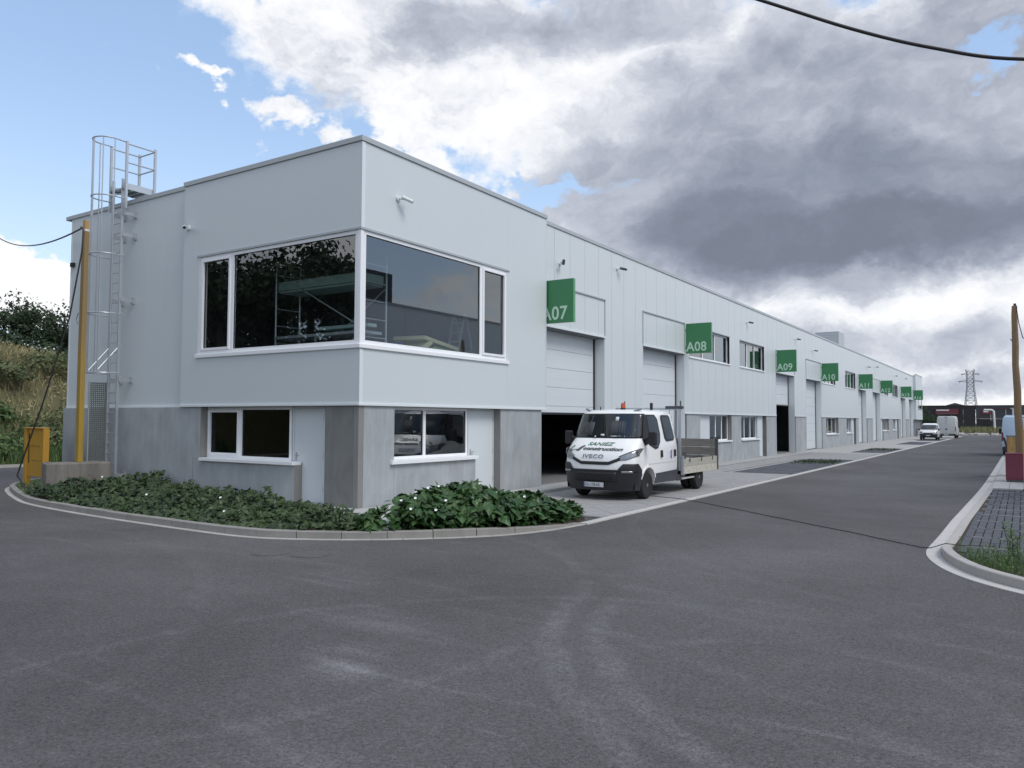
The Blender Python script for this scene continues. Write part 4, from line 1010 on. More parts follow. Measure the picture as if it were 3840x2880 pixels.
# ================================================================== VEHICLES
def tab(T):
    def f(z):
        if z <= T[0][0]: return T[0][1]
        for (a, va), (b_, vb) in zip(T, T[1:]):
            if z <= b_: 
                k = (z - a) / (b_ - a); return va + (vb - va) * k
        return T[-1][1]
    return lambda z: _tab(T, z)
def _tab(T, z):
    if z <= T[0][0]: return T[0][1]
    for p, q in zip(T, T[1:]):
        if z <= q[0]: return p[1] + (q[1] - p[1]) * (z - p[0]) / (q[0] - p[0])
    return T[-1][1]
class Shell:
    """body surface: plan outline at every height is a rounded rectangle; t in [-1,1] runs across the front, beyond that along the sides"""
    def __init__(s, F, W, B, R, crown=.05, rb=.03): s.F, s.W, s.B, s.R, s.crown, s.rb = F, W, B, R, crown, rb
    def front(s, t, z, off=0.0):
        w, f, b_ = _tab(s.W, z), _tab(s.F, z), _tab(s.B, z)
        a = min(abs(t), 1.0); y = f + b_ * (1 - math.sqrt(max(0, 1 - a ** 4))) + s.crown * a * a
        x = math.copysign(w * a, t)
        if abs(t) > 1: y += (abs(t) - 1)
        # outward normal in plan
        if off:
            if abs(t) > 1: n = Vector((math.copysign(1, t), 0))
            else:
                e = 1e-3; a2 = min(a + e, .99999); a1 = a2 - 2 * e
                if a1 < 0: a1 = 0
                yy = lambda q: b_ * (1 - math.sqrt(max(0, 1 - q ** 4))) + s.crown * q * q
                dx = w * (a2 - a1); dy = yy(a2) - yy(a1); n = Vector((dy, -dx)).normalized(); n.x = math.copysign(abs(n.x), t)
            x += n.x * off; y += n.y * off
        return (x, y, z)
    def ring(s, z, off=0.0, rear=True):
        ts = [math.copysign(1 - (1 - abs(k / 12)) ** 1.9, k) if k else 0 for k in range(-12, 13)]
        pts = [s.front(t, z, off) for t in ts]; w = _tab(s.W, z) + off; r = _tab(s.R, z) + off; rb = s.rb
        y1 = pts[-1][1]
        pts += [(w, y1 + (r - y1) * .5, z), (w, r - rb, z), (w - rb * .3, r - rb * .3, z), (w - rb, r, z), (0, r, z), (-w + rb, r, z), (-w + rb * .3, r - rb * .3, z), (-w, r - rb, z), (-w, y1 + (r - y1) * .5, z)]
        return pts
    def body(s, zs): return MB().loft([s.ring(z) for z in zs])
    def patch(s, name, m, parent, t0, t1, zb, zt, off=.006, nu=24, nv=6, smooth=60):
        zb_ = zb if callable(zb) else (lambda t: zb); zt_ = zt if callable(zt) else (lambda t: zt)
        def fn(u, v):
            t = t0 + (t1 - t0) * u; z = zb_(t) + (zt_(t) - zb_(t)) * v; return s.front(t, z, off)
        o = MB().grid(fn, nu, nv).build(name, m, parent, smooth=smooth, recalc=False)
        md = o.modifiers.new('solidify', 'SOLIDIFY'); md.thickness = .012; md.offset = 0
        return o
def polypatch(F, name, m, parent, poly, x, th=.010, bevel=0):
    """flat polygon in (y,z) on the side of a vehicle"""
    mb = MB(); mb.loft([[(x, y, z) for y, z in poly], [(x + th * (1 if x > 0 else -1), y, z) for y, z in poly]])
    return mb.build(name, m, parent, bevel=bevel)
def sidepatch(sh, name, m, parent, poly, sgn, off=.006, th=.01):
    """polygon in (y,z) following the lean of the side"""
    a = [(sgn * (_tab(sh.W, z) + off), y, z) for y, z in poly]; b_ = [(sgn * (_tab(sh.W, z) + off + th), y, z) for y, z in poly]
    return MB().loft([a, b_]).build(name, m, parent)
def wheel(parent, x, y, r, w, sgn, name='wheel', hub=None):
    t = empty(name, (x, y, r)); t.parent = parent; n = 28
    prof = [(.58 * r, -.48), (.66 * r, -.52), (.90 * r, -.50), (.985 * r, -.36), (r, -.15), (r, .15), (.985 * r, .36), (.90 * r, .50), (.66 * r, .52), (.58 * r, .48)]
    rings = [[(w * k * sgn, p * math.cos(2 * math.pi * i / n), p * math.sin(2 * math.pi * i / n)) for i in range(n)] for p, k in prof]
    MB().loft(rings).build('tyre', 'tyre', t, smooth=40)
    prof = [(.60 * r, .46), (.60 * r, .40), (.50 * r, .20), (.30 * r, .28), (.18 * r, .46), (.10 * r, .50)]
    rings = [[(w * k * sgn, p * math.cos(2 * math.pi * i / n), p * math.sin(2 * math.pi * i / n)) for i in range(n)] for p, k in prof]
    MB().loft(rings).build('rim', 'rim', t, smooth=35)
    b = MB()
    for i in range(6):
        a = i * math.pi / 3; b.cyl((w * .27 * sgn, .4 * r * math.cos(a), .4 * r * math.sin(a)), (w * .31 * sgn, .4 * r * math.cos(a), .4 * r * math.sin(a)), .07 * r, 10)
    b.build('rim_hole', 'black', t)
    return t
def cut(o, cutters):
    for c in cutters:
        md = o.modifiers.new('cut', 'BOOLEAN'); md.object = c; md.operation = 'DIFFERENCE'; md.solver = 'EXACT'
    bpy.context.view_layer.update()
    me = bpy.data.meshes.new_from_object(o.evaluated_get(bpy.context.evaluated_depsgraph_get()))
    o.modifiers.clear(); mats = list(o.data.materials); o.data = me
    me.materials.clear(); [me.materials.append(m) for m in mats]
    me.polygons.foreach_set('use_smooth', [True] * len(me.polygons)); me.set_sharp_from_angle(angle=R_(32))
    for c in cutters: bpy.data.objects.remove(c)
def wraptext(string, size, m, sh, parent, x0, z0, off=.012, shear=0.0, bold=0.0, sx=1.0, slope=0.0, spacing=1.0, name='lettering', sy=1.0):
    o = text(string, size, m, None, (0, 0, 0), (1, 0, 0), (0, 0, 1), name, .0, shear=shear, bold=bold, spacing=spacing)
    me = o.data; o.matrix_local = Matrix.Identity(4)
    for v in me.vertices:
        x = x0 + v.co.x * sx; z = z0 + v.co.y * sy + slope * v.co.x; w = _tab(sh.W, z)
        v.co = Vector(sh.front(x / w, z, off))
    o.parent = parent; return o

T = empty('flatbed_truck', (2.87, 5.30, .028), rz=R_(-1.0), label='white double cab flatbed truck with orange beacon parked before the A07 door', cat='truck')
sh = Shell(F=[(.28, .12), (.45, .05), (.62, .02), (.8, .0), (.95, .02), (1.05, .05), (1.15, .10), (1.28, .19), (1.40, .31), (1.49, .42), (1.53, .47), (2.13, .76), (2.19, .82), (2.235, .96), (2.26, 1.25)],
           W=[(.28, .93), (.45, .97), (.62, .99), (1.0, 1.0), (1.3, .99), (1.50, .955), (2.05, .875), (2.15, .855), (2.20, .82), (2.235, .75), (2.26, .62)],
           B=[(.3, .34), (1.0, .34), (1.5, .28), (2.15, .22), (2.26, .2)], R=[(.28, 2.93), (1.4, 2.93), (2.1, 2.80), (2.2, 2.74), (2.26, 2.6)], crown=.07, rb=.05)
zs = [.34, .45, .62, .8, .95, 1.05, 1.15, 1.28, 1.40, 1.49, 1.53, 1.7, 1.9, 2.05, 2.13, 2.17, 2.20, 2.22, 2.235, 2.25, 2.26]
cab_ = sh.body(zs).build('cab', 'white', T, smooth=35)
WR = .345; FA = 1.02
cuts = []
for s_ in (-1, 1):
    cc = MB().cyl((s_ * .60, FA, WR + .02), (s_ * 1.3, FA, WR + .02), .425, 32).build('cutter'); cc.parent = T; cuts.append(cc)
cut(cab_, cuts)
bm_ = MB().loft([sh.ring(z, .018)[:25] + [sh.ring(z, .018)[24][:1] + (.62, z), (sh.ring(z, .0)[24][0] - .3, .62, z), (-sh.ring(z, .0)[24][0] + .3, .62, z), (sh.ring(z, .018)[0][0], .62, z)] for z in (.24, .32, .45, .62, .76)])
bm_.build('bumper', 'bumper', T, smooth=35)
for s_ in (-1, 1):   # bumper corners rise towards the wheel arch
    sh.patch('bumper_corner', 'bumper', T, s_ * .62, s_ * .9995, .70, lambda t: .77 + .14 * min(1, max(0, (abs(t) - .62) / .12)), off=.02, nu=16)
    sidepatch(sh, 'bumper_return', 'bumper', T, [(.33, .26), (.60, .26), (.60, .40), (.64, .62), (.58, .78), (.45, .88), (.33, .90)], s_, .004, .014)
    sh.patch('fog_lamp', 'lens', T, s_ * .70, s_ * .93, .685, .735, off=.034, nu=8, nv=2)
    sh.patch('headlight', 'lens', T, s_ * .66, s_ * .9999, lambda t: 1.005 - .03 * (1 - abs(t)) + .09 * max(0, (abs(t) - .8) / .2), lambda t: 1.09 + .17 * (abs(t) - .66) / .34, off=.012, nu=16)
    sidepatch(sh, 'headlight_return', 'lens', T, [(.36, 1.10), (.52, 1.16), (.74, 1.28), (.52, 1.285), (.36, 1.26)], s_, .004, .012)
    sh.patch('headlight_brow', 'black', T, s_ * .62, s_ * .9999, lambda t: 1.095 + .17 * (abs(t) - .66) / .34, lambda t: 1.108 + .17 * (abs(t) - .66) / .34, off=.014, nu=14, nv=1)
smile = lambda base: (lambda t: base + .14 * min(1, max(0, (abs(t) - .38) / .34)))
sh.patch('grille', 'black', T, -.74, .74, smile(.875), smile(.955), off=.010, nu=40, nv=3)
sh.patch('lower_grille', 'black', T, -.58, .58, .46, .70, off=.030, nu=20, nv=3)
for k in range(4): sh.patch('grille_bar', 'bumper', T, -.56, .56, .50 + k * .05, .512 + k * .05, off=.042, nu=16, nv=1)
# windscreen and glass
sh.patch('windscreen_surround', 'black', T, -1.0 - .02, 1.0 + .02, 1.525, 2.145, off=.004, nu=40, nv=8)
inn = sh.patch('windscreen_inside', 'seat', T, -.90, .90, 1.56, 2.12, off=.008, nu=30, nv=6)
ws = sh.patch('windscreen', 'vglass', T, -.95, .95, 1.55, 2.125, off=.020, nu=36, nv=8); ws.modifiers.clear()
sh.patch('sticker', 'paper', T, -.08, .03, 1.575, 1.625, off=.014, nu=3, nv=1); sh.patch('sticker', 'paper', T, .22, .62, 1.565, 1.583, off=.014, nu=3, nv=1)
o = MB().add([sh.front(.66, 1.57, .016), sh.front(.76, 1.57, .016), sh.front(.86, 1.72, .016), sh.front(.855, 1.76, .016)], [(0, 1, 2, 3)]).build('paper_sheet', 'paper', T, recalc=False)
sh.patch('rear_view_mirror', 'paper', T, .28, .38, 1.96, 2.06, off=.016, nu=3, nv=2); sh.patch('seat_back', 'greywall', T, .15, .60, 1.60, 1.95, off=.0135, nu=6, nv=2); sh.patch('seat_back', 'greywall', T, -.75, -.35, 1.60, 1.93, off=.0135, nu=6, nv=2)
for a_, b_ in ((-.55, -.05), (.05, .6)):
    p0 = Vector(sh.front(a_ + .28, 1.545, .03)); p1 = Vector(sh.front(b_ + .02, 1.60, .03)); MB().bar(p0, p1, .018, .012).build('wiper', 'black', T)
MB().cyl(sh.front(-.22, 1.555, .03), sh.front(-.22, 1.575, .05), .02, 8).build('washer_cap', 'paper', T)
for s_ in (-1, 1):
    def sp(name, m, poly, off=.005, th=.01): return sidepatch(sh, name, m, T, poly, s_, off, th)
    sp('pillar_trim', 'black', [(.74, 1.50), (.80, 1.62), (1.00, 2.12), (1.16, 2.12), (1.12, 1.46), (.80, 1.40)], .003)
    sp('window_surround', 'black', [(1.09, 1.44), (1.12, 2.125), (1.66, 2.125), (1.80, 2.0), (1.86, 1.62), (1.80, 1.42), (1.62, 1.26), (1.45, 1.24), (1.14, 1.34)], .003)
    sp('side_window', 'vglass', [(1.16, 1.47), (1.18, 2.09), (1.64, 2.09), (1.76, 1.98), (1.81, 1.62), (1.76, 1.45), (1.60, 1.30), (1.45, 1.28), (1.18, 1.38)], .014, .004)
    sp('window_surround', 'black', [(2.12, 1.50), (2.02, 2.05), (2.08, 2.12), (2.55, 2.12), (2.62, 2.06), (2.76, 1.52), (2.68, 1.44), (2.22, 1.42)], .003)
    sp('side_window', 'vglass', [(2.18, 1.52), (2.08, 2.05), (2.12, 2.085), (2.52, 2.085), (2.57, 2.03), (2.69, 1.54), (2.64, 1.485), (2.24, 1.47)], .014, .004)
    sp('side_window_dark', 'greywall', [(2.2, 1.53), (2.11, 2.06), (2.5, 2.06), (2.66, 1.54)], .0135, .0003)
    sp('skirt', 'skirt', [(1.45, .36), (1.475, .62), (2.90, .66), (2.90, .36)], .006, .016)
    sp('door_seam', 'rubber', [(1.955, .36), (1.965, .36), (1.985, 2.1), (1.975, 2.1)], .0225 if False else .001, .003)
    sp('door_seam', 'rubber', [(2.86, .66), (2.868, .66), (2.80, 2.1), (2.79, 2.1)], .001, .003); sp('door_seam', 'rubber', [(1.08, .84), (1.09, .84), (1.10, 1.4), (1.09, 1.4)], .001, .003)
    sp('body_crease', 'dirtywhite', [(1.10, .86), (2.85, .88), (2.85, .892), (1.10, .872)], .001, .004)
    for hy in (1.84, 2.72): sp('door_handle', 'black', [(hy - .07, 1.02), (hy - .06, 1.20), (hy + .03, 1.20), (hy + .04, 1.02)], .002, .03)
    sp('fender_flare', 'white', [(FA + .47 * math.cos(R_(a)), WR + .02 + .47 * math.sin(R_(a))) for a in range(20, 161, 10)] + [(FA + .425 * math.cos(R_(a)), WR + .02 + .425 * math.sin(R_(a))) for a in range(160, 19, -10)], .002, .022)
    mr = empty('wing_mirror', (s_ * 1.0, .88, 1.5)); mr.parent = T
    MB().bar((-s_ * .05, 0, -.10), (s_ * .16, -.04, .02), .10, .14).build('arm', 'black', mr, bevel=.02)
    MB().box(s_ * .10, s_ * .30, -.12, .02, -.15, .20).build('shell', 'black', mr, bevel=.04)
    MB().box(s_ * .12, s_ * .28, .021, .026, -.12, .17).build('glass', 'lens', mr)
    MB().bar(sh.front(s_ * .78, 2.21, 0), (s_ * .80, 1.08, 2.275), .07, .05).build('marker_lamp', 'lens', T, bevel=.015)
sidepatch(sh, 'door_logo', 'blue', T, [(2.42, .98), (2.52, .96), (2.50, 1.10), (2.54, 1.20), (2.44, 1.17)], 1, .002, .002)
wraptext('SANIEZ', .155, 'textgreen', sh, T, -.33, 1.345, shear=.4, bold=.004, sx=1.35, sy=.72, name='lettering')
wraptext('construction', .13, 'textgrey', sh, T, -.42, 1.235, shear=.3, bold=.006, sx=1.62, sy=.85, slope=-.02, name='lettering')
wraptext('IVECO', .13, 'badge', sh, T, -.36, 1.035, bold=.005, sx=1.42, sy=1.0, off=.016, name='badge_lettering', spacing=1.15)
def wrappoly(poly, m, name):
    n = len(poly); vs = [sh.front(x / _tab(sh.W, z), z, .011) for x, z in poly]; return MB().add(vs, [tuple(range(n))]).build(name, m, T, recalc=False)
wrappoly([(-.86, 1.16), (-.83, 1.18), (-.72, 1.195), (-.52, 1.20), (-.36, 1.33), (-.41, 1.345), (-.50, 1.31), (-.58, 1.245), (-.72, 1.235), (-.82, 1.215)], 'textgrey', 'logo_mark')
wrappoly([(-.87, 1.19), (-.84, 1.25), (-.74, 1.335), (-.69, 1.335), (-.75, 1.28), (-.82, 1.225)], 'textgreen', 'logo_mark')
pl = MB().box(-.27, .27, -.045, -.030, .33, .445).build('number_plate', 'plate', T)
text('DL-178-HL', .105, 'platetext', pl, (-.235, -.047, .352), (1, 0, 0), (0, 0, 1), 'plate_lettering', .001, sx=.88); MB().box(-.268, -.245, -.047, -.045, .332, .443).build('plate_band', 'blue', pl)
# running gear
for s_ in (-1, 1):
    wheel(T, s_ * .86, FA, WR, .22, s_); wheel(T, s_ * .86, 4.62, WR, .21, s_); wheel(T, s_ * .60, 4.62, WR, .21, s_)
    MB().box(s_ * .36, s_ * .44, .5, 5.9, .42, .56).build('chassis_rail', 'steel', T)
    MB().box(s_ * .70, s_ * 1.0, 4.2, 5.04, .705, .72).build('mudguard', 'black', T)
MB().cyl((-.8, FA, WR), (.8, FA, WR), .05, 10).build('front_axle', 'steel', T); MB().cyl((-.8, 4.62, WR), (.8, 4.62, WR), .08, 10).build('rear_axle', 'steel', T)
MB().box(-.75, .75, .3, 2.9, .34, .60).build('underbody', 'black', T); MB().box(.45, .95, 3.05, 3.6, .33, .50).build('side_box', 'steel', T, bevel=.02)
MB().box(.93, .99, 3.25, 4.15, .36, .40).build('side_rail', 'dirtywhite', T)
# tray
TY0, TY1 = 3.22, 5.95
MB().box(-1.0, 1.0, TY0, TY1, .60, .66).build('tray_floor', 'traydark', T)
for s_ in (-1, 1):
    for k, (z0, z1) in enumerate(((.50, .705), (.71, .915))):
        MB().box(s_ * 1.0, s_ * 1.03, TY0 + .04, TY1 - .02, z0, z1).build('side_board', 'tray', T, bevel=.004)
    MB().box(s_ * .99, s_ * 1.05, TY0 - .05, TY0 + .035, .48, 1.0).build('corner_post', 'galv', T); MB().box(s_ * .97, s_ * 1.05, TY1 - .02, TY1 + .05, .5, 1.48).build('corner_post', 'steel', T)
    for yy in (3.7, 4.6, 5.5): MB().box(s_ * 1.031, s_ * 1.045, yy, yy + .05, .82, .93).build('latch', 'steel', T)
for z0 in (.68, .93, 1.18): MB().box(-.97, .97, TY1 - .01, TY1 + .02, z0, z0 + .24).build('tail_board', 'traydark', T)
for z0 in (.68, .93, 1.18): MB().box(-1.0, 1.0, TY0 - .02, TY0 + .01, z0, z0 + .23).build('head_board', 'traydark', T)
for x in (-.95, .95):
    MB().box(x - .03, x + .03, TY0 - .06, TY0 - .0, .6, 2.34).build('rack_post', 'galv', T)
MB().box(.78, .82, TY0 - .03, TY0 + .01, .9, 2.3).build('rack_post', 'galv', T)
MB().box(-1.0, 1.02, TY0 - .055, TY0 - .005, 2.28, 2.33).build('rack_bar', 'galv', T); MB().box(-.9, .9, TY0 - .03, TY0 - .01, 1.5, 1.53).build('rack_bar', 'galv', T)
for x in (-.72, .98): MB().box(x - .015, x + .015, TY0 - .045, TY0 - .015, 2.33, 2.52).build('rack_stop', 'steel', T)
MB().box(.55, 1.06, TY0 - .10, TY0 + .02, 2.30, 2.38).build('rack_tube', 'steel', T, bevel=.02)
for x in (-.5, -.2, .1, .4, .65): MB().box(x - .008, x + .008, TY0 - .03, TY0 - .015, 1.2, 2.28).build('rack_mesh_bar', 'galv', T)
MB().box(.62, .95, 3.35, 3.65, .67, 1.12).build('tool_box', 'greywall', T, bevel=.01)
MB().box(.1, .7, 4.3, 5.8, .67, .80).build('timber_load', 'traydark', T); MB().box(.45, .60, 4.6, 5.9, .80, .92).build('timber_load', 'steel', T); MB().box(.2, .9, 3.9, 4.4, .67, .90).build('pale_sheet', 'tray', T)
# roof beacon and lamp
bc = MB().tube([(.10, 1.42, 2.26), (.10, 1.42, 2.30)], [.07, .065], 14).build('beacon_base', 'black', T); MB().tube([(.10, 1.42, 2.30), (.10, 1.42, 2.33), (.10, 1.42, 2.42), (.10, 1.42, 2.435)], [.065, .065, .055, .03], 14).build('beacon', 'amber', bc, smooth=40)
MB().cyl((-.45, 1.2, 2.25), (-.45, 1.2, 2.33), .015, 8).build('aerial', 'black', T); MB().box(.60, .66, 2.0, 2.06, 2.2, 2.44).build('rear_marker', 'black', T)

# --- small white van facing the camera
V = empty('small_van', (3.20, 83.4, .03), label='small white van facing down the street at the last parking pads', cat='van', group=None)
sv = Shell(F=[(.25, .05), (.5, 0), (.8, .03), (.98, .18), (1.05, .55), (1.10, .8), (1.60, 1.35), (1.74, 1.5), (1.80, 1.75)], W=[(.25, .80), (.6, .85), (1.0, .84), (1.6, .72), (1.72, .66), (1.8, .5)],
           B=[(.3, .3), (1.0, .32), (1.8, .2)], R=[(.25, 4.1), (1.5, 4.1), (1.8, 3.9)], crown=.08)
o = sv.body([.30, .5, .65, .8, .9, .98, 1.02, 1.06, 1.10, 1.3, 1.5, 1.60, 1.68, 1.74, 1.78, 1.80]).build('body', 'white', V, smooth=35)
cuts = []
for s_ in (-1, 1):
    for yy in (.75, 3.4):
        cc = MB().cyl((s_ * .55, yy, .32), (s_ * 1.2, yy, .32), .36, 24).build('cutter'); cc.parent = V; cuts.append(cc)
cut(o, cuts)
sv.patch('bumper', 'bumper', V, -.999, .999, .27, .66, off=.02); sv.patch('grille', 'black', V, -.55, .55, .68, .78, off=.012)
sv.patch('windscreen', 'vglass', V, -.93, .93, 1.13, 1.62, off=.022); sv.patch('windscreen_surround', 'greywall', V, -.97, .97, 1.11, 1.64, off=.006)
sv.patch('number_plate', 'plate', V, -.25, .25, .42, .52, off=.035)
for s_ in (-1, 1):
    sv.patch('headlight', 'lens', V, s_ * .62, s_ * .99, .72, .90, off=.012, nu=10)
    MB().box(s_ * .86, s_ * 1.06, 1.0, 1.1, 1.03, 1.2).build('wing_mirror', 'black', V, bevel=.02)
    sidepatch(sv, 'side_window', 'black', V, [(1.25, 1.12), (1.55, 1.58), (2.2, 1.6), (2.25, 1.1)], s_)
    for yy in (.75, 3.4): wheel(V, s_ * .74, yy, .31, .19, s_)
MB().box(-.7, .7, .2, 4, .28, .5).build('underbody', 'black', V)

# --- tall panel vans seen from behind
def panel_van(loc, m, label, H=2.55, W=1.02, logo=False):
    V = empty('panel_van', loc, label=label, cat='van'); 
    s2 = Shell(F=[(.3, 5.6), (2.5, 5.0)], W=[(.3, W * .97), (.8, W), (1.3, W), (H - .25, W * .93), (H - .08, W * .88), (H, W * .75)], B=[(.3, .1)], R=[(.3, .0)], crown=0)
    rings = []
    for z in (.35, .6, .9, 1.3, 1.7, 2.0, H - .25, H - .12, H - .04, H):
        w = _tab(s2.W, z); r = .06 + .02 * z; dy = .10 * max(0, (z - 1.3) / 1.2) ** 2 + (.06 if z > H - .09 else 0)
        L1 = 5.4 if z < 1.2 else 5.0 - (z - 1.2) * .5
        rings.append([(-w, dy + r, z), (-w + r * .3, dy + r * .3, z), (-w + r, dy, z), (w - r, dy, z), (w - r * .3, dy + r * .3, z), (w, dy + r, z), (w, L1 - .3, z), (w * .8, L1, z), (-w * .8, L1, z), (-w, L1 - .3, z)])
    o = MB().loft(rings).build('body', m, V, smooth=35)
    cuts = []
    for s_ in (-1, 1):
        for yy in (1.0, 4.4):
            cc = MB().cyl((s_ * .7, yy, .34), (s_ * 1.3, yy, .34), .38, 24).build('cutter'); cc.parent = V; cuts.append(cc)
    cut(o, cuts)
    MB().box(-W * .98, W * .98, -.12, .25, .30, .52).build('rear_bumper', 'bumper', V, bevel=.03)
    MB().box(-.006, .006, -.003, .04, .55, H - .3).build('door_gap', 'rubber', V)
    MB().box(-.10, .10, -.012, .06, 1.02, 1.16).build('door_handle', 'black', V)
    MB().box(-.16, .16, .05, .14, H - .14, H - .10).build('high_brake_light', 'maroon', V)
    for s_ in (-1, 1):
        MB().box(s_ * W * .90, s_ * (W + .004), -.0, .10, .85, 1.35).build('tail_light', 'maroon', V, bevel=.01)
        MB().box(s_ * W * .78, s_ * W * .80, -.014, .02, .7, .85).build('hinge', 'black', V); MB().box(s_ * W * .5, s_ * W * .94, -.004, .01, 1.42, 1.435).build('crease', 'dirtywhite', V)
        for yy in (1.0, 4.4): wheel(V, s_ * (W - .14), yy, .34, .22, s_)
        MB().box(s_ * (W + .02), s_ * (W + .22), 4.0, 4.12, 1.2, 1.55).build('wing_mirror', 'black', V, bevel=.03)
        MB().box(s_ * (W - .012), s_ * (W + .008), 3.6, 4.5, 1.4, 1.95).build('side_window', 'black', V)
    MB().box(-.8, .8, .2, 5.0, .30, .5).build('underbody', 'black', V)
    MB().box(-.26, .26, -.132, -.121, .36, .46).build('number_plate', 'plate', V)
    return V
panel_van((4.08, 95.4, .03), 'dirtywhite', 'tall pale grey panel van seen from behind beyond the small white van', 2.66, 1.03)
v2 = panel_van((11.78, 41.6, .05), 'bluewhite', 'pale blue white panel van seen from behind on the right beside the pole', 2.36, 1.02)
MB().box(-.16, -.02, -.006, .0, 1.22, 1.36).build('emblem', 'greywall', v2); MB().box(-.13, -.05, -.008, -.0065, 1.27, 1.33).build('emblem_field', 'paper', v2)
text('MASTER', .10, 'greywall', v2, (-.15, -.006, 1.06), (1, 0, 0), (0, 0, 1), 'lettering', .001)
o = MB().tube([(-.90, -.10, 1.05), (-.86, -.14, .85), (-.80, -.12, .6), (-.82, -.1, .4)], .045, 8).build('tow_strap', 'black', v2, smooth=40)
MB().box(-.98, -.55, -.30, -.121, .22, .52).build('tow_hitch', 'black', v2, bevel=.03)

# ================================================================== FAR BUILDINGS, PYLON
D = empty('dark_warehouse', (2, 188, 0), label='low dark clad warehouse with red signs closing the end of the street', cat='building')
for k in range(14): part_of(MB().box(-30 + k * 2.37, -30 + (k + 1) * 2.37 - .03, 187.9, 188.2, 0, 5.62).build('wall_panel', 'darkwall'), D)
for k in range(12): part_of(MB().box(3.25 + k * 2.8, 3.25 + (k + 1) * 2.8 - .03, 187.7, 188.1, 2.7, 5.60).build('wall_panel', 'greywall'), D)
for k in range(12): part_of(MB().box(3.25 + k * 2.8, 3.25 + (k + 1) * 2.8 - .03, 187.95, 188.2, 0, 2.68).build('wall_panel', 'darkwall' if k < 1 else 'greywall'), D)
part_of(MB().box(-30, 40, 188.2, 230, 5.3, 5.64).build('roof', 'darkwall'), D); part_of(MB().box(-30, 40, 187.6, 187.69, 5.56, 5.68).build('coping', 'rubber'), D)
part_of(MB().loft([[(-4.5, 200, 5.6), (-1.5, 200, 6.5), (1.5, 200, 5.6)], [(-4.5, 220, 5.6), (-1.5, 220, 6.5), (1.5, 220, 5.6)]]).build('rooflight', 'greywall'), D)
part_of(MB().box(5.2, 6.3, 187.6, 187.69, 1.2, 2.3).build('window', 'black'), D)
s = empty('red_sign', (-2, 187.7, 3.7), label='long dark red sign with a pale stripe on the dark warehouse', cat='sign')
part_of(MB().box(-4.6, -.05, 187.5, 187.65, 3.65, 4.9).build('panel', 'redsign'), s); part_of(MB().box(-4.4, -1.9, 187.46, 187.49, 4.45, 4.75).build('pale_stripe', 'paper'), s); part_of(MB().box(-4.3, -.3, 187.46, 187.49, 3.8, 3.95).build('thin_stripe', 'textgrey'), s)
s = empty('red_sign', (5.4, 187.5, 3.7), label='small bright red sign with white mark on the dark warehouse', cat='sign')
part_of(MB().box(4.45, 6.4, 187.4, 187.5, 3.7, 4.75).build('panel', 'redsign'), s); part_of(MB().box(4.7, 5.6, 187.36, 187.39, 4.1, 4.6).build('white_mark', 'paper'), s); part_of(MB().box(4.4, 10.5, 187.45, 187.6, 4.9, 4.98).build('red_line', 'redsign'), s)
s = empty('vent_pipe', (7.7, 150, 0), label='white bent pipe standing in the weeds before the dark warehouse', cat='pipe')
MB().tube([(0, 0, 0), (-.05, 0, 2.6), (-.12, 0, 3.9), (-.35, 0, 4.12), (-1.6, 0, 4.15)], .17, 10).build('tube', 'paper', s, smooth=50); MB().box(-.7, .7, -.5, .5, -.02, .25).build('foot', 'paper', s, bevel=.05)
s = empty('lamp_post', (10.7, 120, 0), label='thin pale post rising behind the blue white van', cat='post')
MB().cyl((0, 0, 0), (0, 0, 3.9), .09, 8).build('shaft', 'paper', s); MB().box(-.3, .3, -.1, .1, 3.9, 4.0).build('head', 'paper', s)
# opposite units across the street (seen mirrored in the windows)
O = empty('opposite_building', (17.6, 60, 0), label='pale clad unit building across the street, just outside the picture', cat='building')
for k in range(26): MB().box(.0, .1, -50 + k * 3.9 + .01, -50 + (k + 1) * 3.9 - .01, 2.4, 8.4).build('wall_panel', 'oppwall', O)
MB().box(.02, .12, -50, 51.4, 0, 2.38).build('plinth', 'precast', O); MB().box(-.05, .3, -50.05, 51.4, 8.4, 8.55).build('coping', 'trim_grey', O)
MB().box(.12, 14, -50, -49.8, 0, 8.4).build('end_wall', 'oppwall', O); MB().box(.1, 14, -50, 51.4, 8.2, 8.3).build('roof', 'interior', O)
MB().box(3.0, 7.0, -42, -36, 8.3, 11.0).build('roof_plant', 'greywall', O, bevel=.05)
for k in range(6): MB().box(-.03, -.001, -44 + k * 12, -39.8 + k * 12, .1, 4.6).build('garage_door', 'door_white', O)
# pylon
P = empty('pylon', (-19.1, 640, -1), rz=R_(12), label='steel lattice electricity pylon far behind the dark warehouse', cat='pylon')
def pyl():
    b = MB(); H = 46; wz = lambda z: 5.4 - 3.1 * min(1, z / 30)
    cs = [(-1, -1), (1, -1), (1, 1), (-1, 1)]
    zz = [0, 6, 11, 15.5, 19.5, 23, 26.5, 30, 33, 36, 39, 42]
    for i, j in cs:
        for z0, z1 in zip(zz, zz[1:]): b.bar((i * wz(z0), j * wz(z0), z0), (i * wz(z1), j * wz(z1), z1), .36)
    for z0, z1 in zip(zz, zz[1:]):
        for q in range(4):
            (i, j), (k, l) = cs[q], cs[(q + 1) % 4]
            b.bar((i * wz(z0), j * wz(z0), z0), (k * wz(z1), l * wz(z1), z1), .2); b.bar((k * wz(z0), l * wz(z0), z0), (i * wz(z1), j * wz(z1), z1), .2); b.bar((i * wz(z1), j * wz(z1), z1), (k * wz(z1), l * wz(z1), z1), .2)
    return b
P.scale = (.92, .92, .95)
pyl().build('lattice_tower', 'pylon', P)
